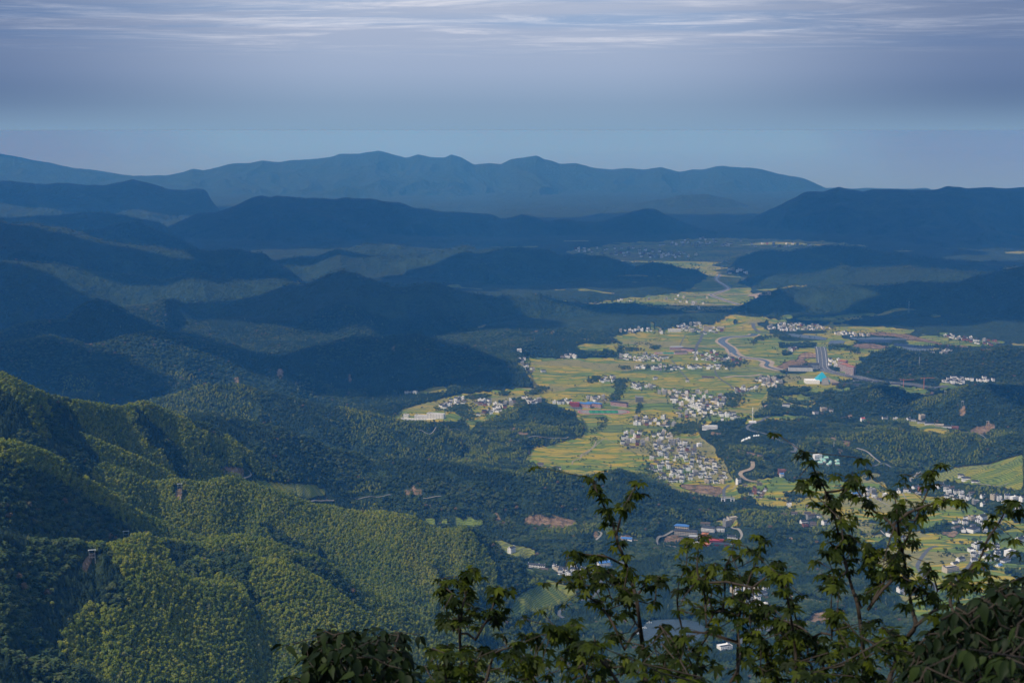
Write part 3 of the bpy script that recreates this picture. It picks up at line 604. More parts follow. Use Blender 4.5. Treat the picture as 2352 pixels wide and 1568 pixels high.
m_conc = plain('concrete', (.26, .245, .21), .8, .3, 0, .25, .05)
m_sand = plain('river_sand', (.34, .27, .19), .9, .2, 0, .3, .04)
m_dirt = plain('dirt', (.40, .27, .17), .9, .2, 0, .3, .05)
m_line = plain('road_paint', (.75, .75, .72), .7)
m_water, nt, b = mat_new('water'); b.inputs['Base Color'].default_value = (.045, .065, .075, 1); b.inputs['Roughness'].default_value = .25; b.inputs['Specular IOR Level'].default_value = .35
g = N(nt, 'ShaderNodeNewGeometry'); bp = N(nt, 'ShaderNodeBump'); bp.inputs['Distance'].default_value = .35; L(nt, noise(nt, g.outputs['Position'], .25, 3), bp.inputs['Height']); L(nt, bp.outputs[0], b.inputs['Normal'])
RIV = c4([(1500, 178), (1490, 190), (1400, 200), (1300, 204), (1245, 218), (1225, 242), (1260, 270), (1305, 300), (1325, 335), (1380, 368), (1480, 383), (1560, 392), (1612, 415), (1600, 442), (1650, 465), (1730, 482)])
ribbon('river_bank', RIV, 60, m_sand, .4)
ribbon('river', RIV[:9], 34, m_water, .9); ribbon('river', RIV[8:], 18, m_water, .9)
RIV2 = c2([(955, 685), (940, 710), (975, 735), (992, 752), (940, 773), (912, 780), (950, 795), (1010, 815), (1045, 826)])
ribbon('river_bank', RIV2, 40, m_sand, .4); ribbon('river', RIV2, 15, m_water, .9)
ribbon('river_bank', c2([(1100, 790), (1130, 780), (1165, 782)]), 60, m_sand, .4)
ribbon('stream_bed', c4([(1485, 1245), (1480, 1300), (1385, 1340), (1425, 1390), (1500, 1412), (1560, 1416)]), 12, m_sand, .5)
ribbon('river_bank', c4([(1250, 540), (1350, 530), (1480, 528), (1560, 515)]), 22, m_sand, .4)
ribbon('road', c4([(1070, 178), (1045, 235), (1022, 270), (1015, 320), (1050, 350)]), 14, m_asph)
ribbon('road', c4([(808, 395), (850, 445), (905, 515), (950, 560)]), 6, m_asph)
ribbon('road', c4([(922, 190), (895, 240), (875, 285)]), 6, m_asph)
ribbon('road', c4([(1008, 1100), (995, 1150), (980, 1195)]), 12, m_asph)
ribbon('road', c4([(1290, 1440), (1250, 1475), (1245, 1520), (1252, 1575)]), 9, m_asph)
ribbon('road', c4([(1350, 1445), (1310, 1480)]), 3.1, m_conc)
ribbon('road', c4([(1620, 868), (1560, 902), (1480, 928), (1440, 958), (1470, 985), (1560, 1005), (1640, 1035), (1740, 1080), (1830, 1110), (1850, 1130), (1800, 1165)]), 9, m_asph)
ribbon('road', c4([(1170, 480), (1200, 540), (1300, 610), (1320, 640)]), 8, m_asph)
ribbon('road', c4([(1490, 88), (1500, 130), (1560, 165), (1700, 185), (1850, 195)]), 18, m_asph)
ribbon('road', c4([(0, 1190), (60, 1195), (130, 1150), (240, 1055), (280, 1068), (330, 1090)]), 3.1, m_conc)
ribbon('road', c4([(1590, 800), (1585, 785), (1620, 770), (1690, 766)]), 6, m_sand)
ribbon('road', c5([(690, 1135), (780, 1165), (830, 1205), (890, 1252)]), 5.0, m_conc)
ribbon('road', c5([(700, 1245), (900, 1262), (980, 1290), (1100, 1310)]), 7, m_asph)
ribbon('road', c5([(1150, 1415), (1140, 1395), (1180, 1365), (1200, 1335)]), 3.7, m_conc)
ribbon('road', c5([(1340, 965), (1450, 985), (1640, 1000), (1740, 1025), (1775, 1055)]), 4.3, m_conc)
ribbon('road', c5([(1640, 1410), (1730, 1435), (1860, 1455)]), 3.7, m_conc)
ribbon('road', c5([(740, 935), (800, 945), (870, 948)]), 3.7, m_conc)
AVE, AVC = ribbon('avenue', c5([(385, 285), (393, 310), (400, 350), (405, 410), (412, 460), (450, 485), (560, 515), (700, 540), (850, 568), (1000, 588), (1150, 600), (1450, 618)]), 52, m_asph, .6)
for o_ in (-17, 0, 17): ribbon('road_marking', c5([(385, 285), (393, 310), (400, 350), (405, 410), (412, 460), (450, 485), (560, 515), (700, 540), (850, 568), (1000, 588)]), 1.2 if o_ else 3.2, m_line if o_ else MATS['concrete'], 1.2, off=o_)
ribbon('road', c8([(1550, 462), (1500, 478), (1470, 495), (1440, 540), (1400, 600), (1370, 655), (1310, 738), (1250, 815), (1200, 860), (1150, 925)]), 9, m_asph)
ribbon('road', c8([(1045, 692), (1000, 705), (968, 735), (930, 790), (918, 825), (940, 860), (975, 905), (1010, 930), (1050, 985)]), 9, m_asph)
ribbon('road', c8([(1500, 290), (1440, 310), (1300, 295)]), 3.1, m_conc)
ribbon('road', c8([(590, 360), (680, 405), (740, 435)]), 3.7, m_conc); ribbon('road', c8([(820, 350), (845, 390), (870, 410)]), 3.1, m_conc)
ribbon('road', c8([(680, 590), (720, 625), (790, 640)]), 3.1, m_conc); ribbon('road', c8([(880, 280), (870, 260), (910, 240), (940, 215)]), 3.1, m_conc)
ribbon('road', c8([(60, 1005), (150, 1020), (240, 1035), (310, 1055)]), 6, m_dirt); ribbon('road', c8([(-30, 1240), (40, 1195), (90, 1170), (160, 1195), (150, 1240), (60, 1240)]), 16, m_asph)
ribbon('road', c7b([(480, 605), (500, 585), (515, 560), (495, 545)]), 5.0, m_conc)
ribbon('road', c7b([(905, 640), (890, 610), (940, 580), (1000, 545)]), 5.6, m_conc); ribbon('road', c7b([(900, 632), (980, 645), (1100, 655), (1250, 662), (1340, 650)]), 5.6, m_conc)
ribbon('road', c7b([(1340, 650), (1430, 620), (1460, 580), (1440, 540), (1390, 520)]), 5.6, m_conc)
ribbon('road', c7b([(600, 740), (640, 760), (670, 785), (600, 800), (540, 830), (510, 880), (530, 920), (460, 990), (370, 1010)]), 8, m_asph)
ribbon('road', c7b([(260, 1075), (235, 1085), (230, 1110), (260, 1130)]), 7, m_asph)
ribbon('road', c7b([(730, 605), (800, 608), (880, 612)]), 6, m_dirt)
ribbon('road', c7b([(1440, 1300), (1500, 1245), (1560, 1215), (1640, 1185)]), 14, m_asph)
ribbon('road', c7([(70, 352), (110, 345), (160, 345), (230, 342)]), 3.1, m_conc, 1.2)
ribbon('road', c7([(370, 330), (440, 320), (530, 318), (640, 312)]), 2.5, m_conc, 1.2); ribbon('road', c7([(830, 328), (880, 322), (950, 312)]), 2.8, m_conc, 1.2)
ribbon('road', [(560, 1100), (572, 1096), (577, 1090), (570, 1080)], 3.1, m_conc, 1.0)
ribbon('road', c3([(1280, 1045), (1330, 1035), (1400, 1042), (1500, 1050), (1590, 1052), (1620, 1040)]), 3.7, m_conc, 1.0)
ribbon('path', c3([(1650, 1270), (1660, 1240), (1720, 1215), (1730, 1185), (1780, 1160), (1830, 1120), (1850, 1080)]), 4, m_sand, .8)
ribbon('road', c3([(370, 982), (500, 980), (620, 984), (800, 992)]), 2.5, m_conc, 1.0)
# pond
pp = hit([p[0] for p in P_POND], [p[1] for p in P_POND]); PZ = float(np.median(height(pp[:, 0], pp[:, 1]))) + .8
pc = catmull([w[:2] for w in pp] + [pp[0][:2]], 5)[:-1]
mb = MB(); mb.prism([tuple(p) for p in pc], PZ - 3, PZ); o = link('pond', mb.mesh('pond', [m_water])); o['kind'] = 'structure'
pcc = pc.mean(axis=0)
for fx in np.linspace(-120, 120, 13):
    for fy in np.linspace(-120, 120, 13):
        if inpoly(np.array([pcc[0] + fx]), np.array([pcc[1] + fy]), [tuple(p) for p in pc])[0]: KEEP.append((pcc[0] + fx, pcc[1] + fy, 16))
# ------------------------------------------------------------------ buildings
m_white = plain('white_render', (.84, .83, .80), .8, .2, 0, .06, .35)
m_cream = plain('cream_render', (.58, .50, .38), .8, .2, 0, .12, .35)
m_grey = plain('bare_concrete', (.33, .32, .30), .85, .2, 0, .18, .4)
m_brickw = plain('red_brick', (.30, .13, .09), .85, .2, 0, .2, .5)
m_redw = plain('red_paint', (.36, .055, .05), .7, .3, 0, .12, .4)
m_roof = plain('dark_tiles', (.045, .048, .055), .75, .3, 0, .3, .6)
m_roofb = plain('brown_tiles', (.10, .075, .06), .8, .3, 0, .3, .6)
m_rblue = plain('blue_metal', (.06, .17, .42), .45, .4, 0, .12, .4)
m_rred = plain('red_metal', (.42, .06, .05), .6, .3, 0, .12, .4)
m_teal = plain('teal_glass', (.03, .38, .50), .25, .6, 0, .10, .1)
m_orange = plain('orange_tiles', (.46, .17, .08), .7, .3, 0, .2, .5)
m_glass = plain('window_glass', (.022, .026, .032), .25, .6, 0, .2, .5)
m_pale = plain('pale_canvas', (.72, .76, .74), .6, .3, 0, .05, .4)
m_mint = plain('mint_canvas', (.34, .62, .50), .6, .3, 0, .05, .4)
m_steel = plain('grey_steel', (.45, .47, .48), .5, .4, .4, .1, .5)
m_pitch = plain('green_pitch', (.03, .17, .07), .85, .2, 0, .15, .05)
m_pitchl = plain('light_pitch', (.05, .24, .10), .85, .2, 0, .15, .05)
m_track = plain('red_track', (.30, .07, .06), .8, .2, 0, .15, .05)
m_panel = plain('greenhouse_sheet', (.10, .13, .17), .4, .5, 0, .3, .1)
m_paneld = plain('dark_panel', (.025, .04, .08), .35, .5, 0, .3, .1)

ATAB = {  # kind: walls, roof, width, depth, storeys, storey height, label words
 'gable': (m_white, m_roof, 12, 9, 2, 3.3, 'white dark-gabled house'),
 'gable3': (m_white, m_roof, 11, 10, 3, 3.3, 'tall white gabled house'),
 'tower': (m_white, m_roof, 12, 10, 3, 3.3, 'white flat-roofed house'),
 'hip': (m_white, m_roof, 12, 11, 3, 3.3, 'white hip-roofed house'),
 'cream': (m_cream, m_roof, 12, 10, 3, 3.3, 'cream flat-roofed house'),
 'concrete': (m_grey, m_grey, 12, 11, 4, 3.2, 'bare concrete house'),
 'old': (m_grey, m_roofb, 15, 8, 1, 4.2, 'low old brown-roofed house'),
 'blue': (m_white, m_rblue, 13, 9, 2, 3.3, 'blue-roofed white house'),
 'brick': (m_brickw, m_roof, 12, 10, 3, 3.2, 'red brick house'),
 'redroof': (m_white, m_rred, 12, 10, 3, 3.3, 'red-roofed white house'),
}
def house_parts(kind, w=None, d=None, st=None, seed=0):
    """returns wall, roof, extras builders and the list of window boxes"""
    wm, rm, w0, d0, s0, fh, _ = ATAB[kind]; w = w or w0; d = d or d0; st = st or s0
    rr = random.Random(seed * 13 + len(kind)); h = st * fh; hw, hd = w / 2, d / 2
    wall, roof, bal = MB(), MB(), MB(); win = []
    if kind in ('gable', 'gable3', 'old', 'blue', 'redroof'):
        rise = d * .20
        wall.add([(x, y, z) for x in (-hw, hw) for (y, z) in ((-hd, -4), (hd, -4), (hd, h), (0, h + rise), (-hd, h))],
                 [(0, 4, 3, 2, 1), (5, 6, 7, 8, 9), (0, 5, 9, 4), (1, 2, 7, 6), (4, 9, 8, 3), (3, 8, 7, 2)], 0)
        roof.gable(-hw - .55, hw + .55, -hd - .8, hd + .8, h + .12 - .8 * rise / hd, rise * (1 + .8 / hd) + .25, .28)
        if kind != 'old':   # white stepped gable walls rise above the tiles
            for sx in (-1, 1): wall.box(sx * hw - .2, sx * hw + .2, -1.4, 1.4, h + rise - .6, h + rise + 1.1)
        if seed % 3 == 1 and kind != 'old':   # lower wing
            wall.box(hw, hw + 5, -hd + 1, hd - 1.5, -4, fh); roof.gable(hw + .02, hw + 5.5, -hd + .4, hd - .9, fh + .1, 1.5, .25)
    else:
        wall.box(-hw, hw, -hd, hd, -4, h)
        if kind == 'hip': roof.hip(-hw - .8, hw + .8, -hd - .8, hd + .8, h + .32, d * .24)
        else:
            for (a, b_, c, e) in ((-hw, hw, -hd, -hd + .25), (-hw, hw, hd - .25, hd), (-hw, -hw + .25, -hd + .25, hd - .25), (hw - .25, hw, -hd + .25, hd - .25)): wall.box(a, b_, c, e, h + .003, h + 1.0)
            tx = (-1, 1)[seed % 2] * (hw - 2.6)
            wall.box(tx - 2.2, tx + 2.2, hd - 5.2, hd - .5, h + .004, h + 3.0)
            roof.gable(tx - 2.7, tx + 2.7, hd - 5.8, hd + .1, h + 3.15, 1.2, .25)
            roof.box(-hw + .3, hw - .3, -hd + .3, hd - 5.9, h + .01, h + .12)
            if seed % 3 == 0: roof.gable(-tx - 3, -tx + 3, -hd + .4, hd - .6, h + 2.5, 1.4, .25); [wall.box(-tx + sx * 2.6 - .15, -tx + sx * 2.6 + .15, sy - .15, sy + .15, h + .12, h + 2.3) for sx in (-1, 1) for sy in (-hd + 1, hd - 1.2)]
    nb = max(2, int(w / 3.4))
    for s in range(st):
        z = s * fh + 1.0
        for i in range(nb):
            x = -hw + (i + .5) * w / nb
            win.append((x, -hd, z, 0, s == 0 and i == nb // 2)); win.append((x, hd, z, 2, False))
        for i in range(max(1, int(d / 4.6))):
            y = -hd + (i + .5) * d / max(1, int(d / 4.6))
            if s > 0 or seed % 2: win.append((hw, y, z, 1, False))
            if seed % 3 == 0: win.append((-hw, y, z, 3, False))
        if s > 0 and kind not in ('old',):
            bx0, bx1 = (-hw + .4, hw - .4) if seed % 2 == 0 else (-hw + .4, .2)
            bal.box(bx0, bx1, -hd - 1.25, -hd - .03, s * fh - .12, s * fh + .03); bal.box(bx0, bx1, -hd - 1.25, -hd - 1.13, s * fh + .03, s * fh + .85)
    return wall, roof, bal, win, (wm, rm)
def win_mesh(w, h):
    mb = MB(); mb.box(-w / 2, w / 2, -.06, .1, 0, h, 0); return mb.mesh('window', [m_glass])
WM = win_mesh(1.9, 1.7); DM = win_mesh(2.4, 2.6)
def place_win(mb, x, y, z, f, door):
    w, h = (2.4, 2.6) if door else (1.9, 1.7); zz = z - (1.0 if door else 0)
    if f in (0, 2): mb.box(x - w / 2, x + w / 2, y - .07, y + .07, zz, zz + h, 2)
    else: mb.box(x - .07, x + .07, y - w / 2, y + w / 2, zz, zz + h, 2)
def house_detailed(kind, seed, loc, rz, sc, w=None, d=None, st=None):
    wall, roof, bal, win, (wm, rm) = house_parts(kind, w, d, st, seed)
    e = link('house', None, None, loc, rz, sc)
    link('wall', wall.mesh('wall', [wm]), e); link('roof', roof.mesh('roof', [rm]), e)
    if bal.f: link('balcony', bal.mesh('balcony', [wm]), e)
    for (x, y, z, f, dr) in win:
        if f == 2: continue
        o = link('door' if dr else 'window', DM if dr else WM, e, (x, y, z - (1 if dr else 0)), f * math.pi / 2)
    return e
PROT = {}
def house_simple(kind, seed):
    if (kind, seed) not in PROT:
        wall, roof, bal, win, (wm, rm) = house_parts(kind, None, None, None, seed)
        mb = MB(); mb.add(wall.v, wall.f, 0); mb.add(roof.v, roof.f, 1); mb.add(bal.v, bal.f, 0)
        for t in win: place_win(mb, *t)
        PROT[(kind, seed)] = mb.mesh('house', [wm, rm, m_glass])
    return PROT[(kind, seed)]
MIX_N = ['gable'] * 7 + ['gable3'] * 5 + ['tower'] * 3 + ['hip'] * 4 + ['concrete', 'cream', 'old', 'old']
MIX_G = ['gable'] * 6 + ['gable3'] * 3 + ['tower'] * 3 + ['concrete'] * 3 + ['cream'] * 2 + ['old'] * 3 + ['hip', 'brick', 'gable3']
MIX_O = ['old'] * 3 + ['gable'] * 4 + ['brick'] * 2 + ['gable3', 'concrete', 'tower', 'tower']
# clusters: words, group words, polygon on the sheet, count, mix, spacing
CL = [
 ('village below the rice fields', c4([(635, 1190), (760, 1160), (960, 1150), (1050, 1200), (1100, 1240), (1260, 1270), (1270, 1350), (1260, 1425), (900, 1432), (700, 1410), (690, 1360), (640, 1330)]), 88, MIX_N, 13),
 ('village above the lowest one', c4([(380, 1060), (450, 985), (560, 1010), (640, 1030), (790, 990), (800, 1060), (990, 1110), (1000, 1180), (700, 1160), (600, 1140), (400, 1130)]), 56, MIX_G, 13),
 ('hamlet under the concrete block', c4([(480, 900), (600, 870), (680, 860), (760, 880), (850, 950), (760, 960), (600, 950), (480, 950)]), 26, MIX_G, 12),
 ('village in the valley middle', c4([(800, 700), (880, 670), (1000, 660), (1100, 700), (1300, 700), (1290, 760), (1250, 800), (1180, 810), (1140, 880), (1000, 870), (860, 890), (850, 820), (880, 770), (810, 755)]), 84, MIX_G, 13),
 ('houses below the valley village', c4([(1160, 840), (1250, 840), (1380, 860), (1380, 885), (1220, 900)]), 14, MIX_N, 12),
 ('row behind the valley village', c4([(700, 655), (850, 655), (940, 660), (1100, 660), (1100, 680), (860, 690), (700, 680)]), 12, MIX_G, 12),
 ('hamlet among golden plots', c4([(455, 618), (520, 588), (600, 600), (685, 625), (680, 640), (480, 640)]), 13, MIX_N, 11),
 ('hamlet left of golden plots', c4([(205, 570), (260, 540), (330, 550), (350, 590), (290, 585), (210, 582)]), 11, MIX_N, 11),
 ('village below the red school', c4([(365, 380), (420, 355), (560, 350), (700, 370), (780, 375), (770, 400), (600, 412), (480, 400), (370, 392)]), 34, MIX_N, 12),
 ('street in the green fields', c4([(510, 455), (580, 450), (580, 472), (510, 472)]), 5, MIX_N, 11),
 ('hamlet along the field lane', c4([(605, 460), (740, 445), (900, 450), (900, 480), (800, 490), (620, 480)]), 18, MIX_N, 11),
 ('hamlet right of the lane', c4([(930, 440), (1060, 450), (1180, 435), (1310, 460), (1300, 478), (1100, 475), (960, 475)]), 22, MIX_N, 11),
 ('village beside the curving river', c4([(985, 335), (1060, 340), (1200, 335), (1250, 370), (1380, 375), (1430, 410), (1410, 438), (1300, 430), (1200, 410), (1000, 395)]), 46, MIX_O, 12),
 ('town at the foot of the ridge', c4([(800, 130), (860, 105), (1000, 85), (1100, 95), (1150, 130), (1240, 130), (1240, 165), (1080, 185), (940, 160), (820, 158)]), 44, MIX_G, 13),
 ('farms under the dark ridge', c4([(370, 145), (450, 145), (600, 135), (700, 145), (760, 180), (700, 185), (640, 155), (450, 168), (380, 168)]), 16, MIX_G, 12),
 ('wooded village by the theatre', c4([(1500, 570), (1590, 535), (1700, 560), (1725, 600), (1690, 625), (1560, 620)]), 30, MIX_G, 12),
 ('hamlet left of wooded village', c4([(1340, 640), (1430, 635), (1530, 620), (1520, 650), (1440, 675), (1345, 680)]), 16, MIX_O, 12),
 ('hamlet on the wooded knoll', c4([(1775, 330), (1800, 300), (1850, 285), (1850, 310), (1790, 340)]), 10, MIX_O, 11),
 ('clinic hamlet by the sports track', c4([(110, 715), (180, 705), (260, 715), (260, 750), (110, 748)]), 11, MIX_G, 12),
 ('street below the forest hill', c3([(645, 740), (700, 715), (760, 735), (740, 770), (660, 785), (610, 800), (545, 815), (545, 785)]), 22, MIX_N, 12),
 ('left part of the stream village', c3([(840, 765), (880, 740), (970, 745), (965, 778), (845, 782)]), 12, MIX_O, 11),
 ('middle of the stream village', c3([(950, 830), (1000, 765), (1100, 745), (1190, 725), (1190, 750), (1110, 790), (1050, 830), (970, 855), (850, 870), (850, 850)]), 30, MIX_O, 12),
 ('right end of the stream village', c3([(1230, 700), (1290, 735), (1375, 745), (1375, 768), (1290, 762), (1240, 725)]), 12, MIX_N, 11),
 ('lane at the hill corner', c3([(1175, 385), (1250, 370), (1260, 395), (1225, 430), (1290, 460), (1340, 480), (1300, 505), (1250, 490), (1220, 420)]), 18, MIX_O, 11),
 ('row under the terraced knoll', c3([(1555, 360), (1640, 350), (1710, 370), (1700, 385), (1600, 378), (1560, 370)]), 9, MIX_N, 11),
 ('farms at the forest edge', c3([(210, 670), (290, 660), (375, 665), (375, 683), (220, 680)]), 5, MIX_N, 11),
 ('row beside the red dormitory', c3([(1490, 750), (1560, 748), (1645, 742), (1640, 765), (1500, 766)]), 8, MIX_N, 11),
 ('white villas by the greenhouses', c5([(500, 170), (600, 165), (800, 178), (800, 200), (700, 205), (520, 190)]), 22, MIX_N, 11),
 ('long town below the far ridge', c5([(-60, 120), (60, 90), (250, 95), (490, 130), (490, 150), (300, 155), (60, 160), (-30, 150)]), 62, MIX_G, 13),
 ('eastern village', c5([(1395, 195), (1500, 195), (1700, 225), (1890, 240), (1840, 280), (1700, 262), (1540, 228), (1400, 205)]), 42, MIX_O, 12),
 ('farms behind the east hill', c5([(1370, 320), (1500, 315), (1500, 340), (1300, 345)]), 8, MIX_N, 11),
 ('dark-roofed village under pines', c5([(1415, 575), (1510, 545), (1640, 545), (1860, 565), (1850, 580), (1650, 575), (1560, 595), (1420, 590)]), 32, ['gable'] * 4 + ['gable3', 'hip'], 11),
 ('flats left of the tower block', c5([(462, 390), (560, 395), (560, 430), (600, 440), (540, 452), (462, 450)]), 9, ['tower', 'tower', 'gable3', 'hip'], 12),
 ('far basin town', c2([(650, 540), (760, 530), (960, 520), (1150, 545), (1400, 550), (1300, 565), (800, 560), (660, 556)]), 60, MIX_G, 20),
 ('far basin villages', c2([(240, 565), (500, 565), (700, 570), (850, 600), (800, 615), (600, 610), (300, 585)]), 70, MIX_G, 22),
 ('far riverside farms', c2([(990, 655), (1090, 665), (1080, 690), (1000, 690)]), 12, MIX_G, 14),
 ('farms right of the tallest maple', c8([(1100, 540), (1350, 520), (1350, 620), (1180, 600)]), 8, MIX_N, 17),
 ('farms by the upper right lane', c8([(980, 330), (1250, 330), (1400, 420), (1200, 430)]), 11, MIX_N, 17),
 ('farms at the right frame edge', c8([(1400, 380), (1590, 380), (1590, 450), (1450, 440)]), 8, MIX_N, 17),
 ('houses along the straight road', c8([(1250, 690), (1420, 680), (1560, 760), (1480, 830), (1250, 790)]), 14, MIX_N, 17),
 ('houses among maple leaves', c7b([(1400, 930), (1640, 930), (1640, 1090), (1450, 1060)]), 10, MIX_N, 17),
 ('farms below the green tents', c8([(430, 330), (700, 320), (860, 360), (860, 420), (500, 400)]), 10, MIX_N, 16),
 ('roadside hamlet under the spur', c7b([(20, 770), (330, 790), (520, 850), (400, 900), (250, 840)]), 12, MIX_N, 16),
 ('meadow farms by the wood', c8([(20, 440), (300, 430), (300, 570), (130, 590)]), 9, MIX_O, 16),
 ('pale stream farms', c4([(1380, 1440), (1560, 1430), (1640, 1560), (1400, 1560)]), 7, MIX_O, 15),
 ('farms in the far gap', c2([(420, 798), (640, 802), (760, 775), (900, 790), (870, 850), (740, 820), (430, 808)]), 22, MIX_G, 14),
]
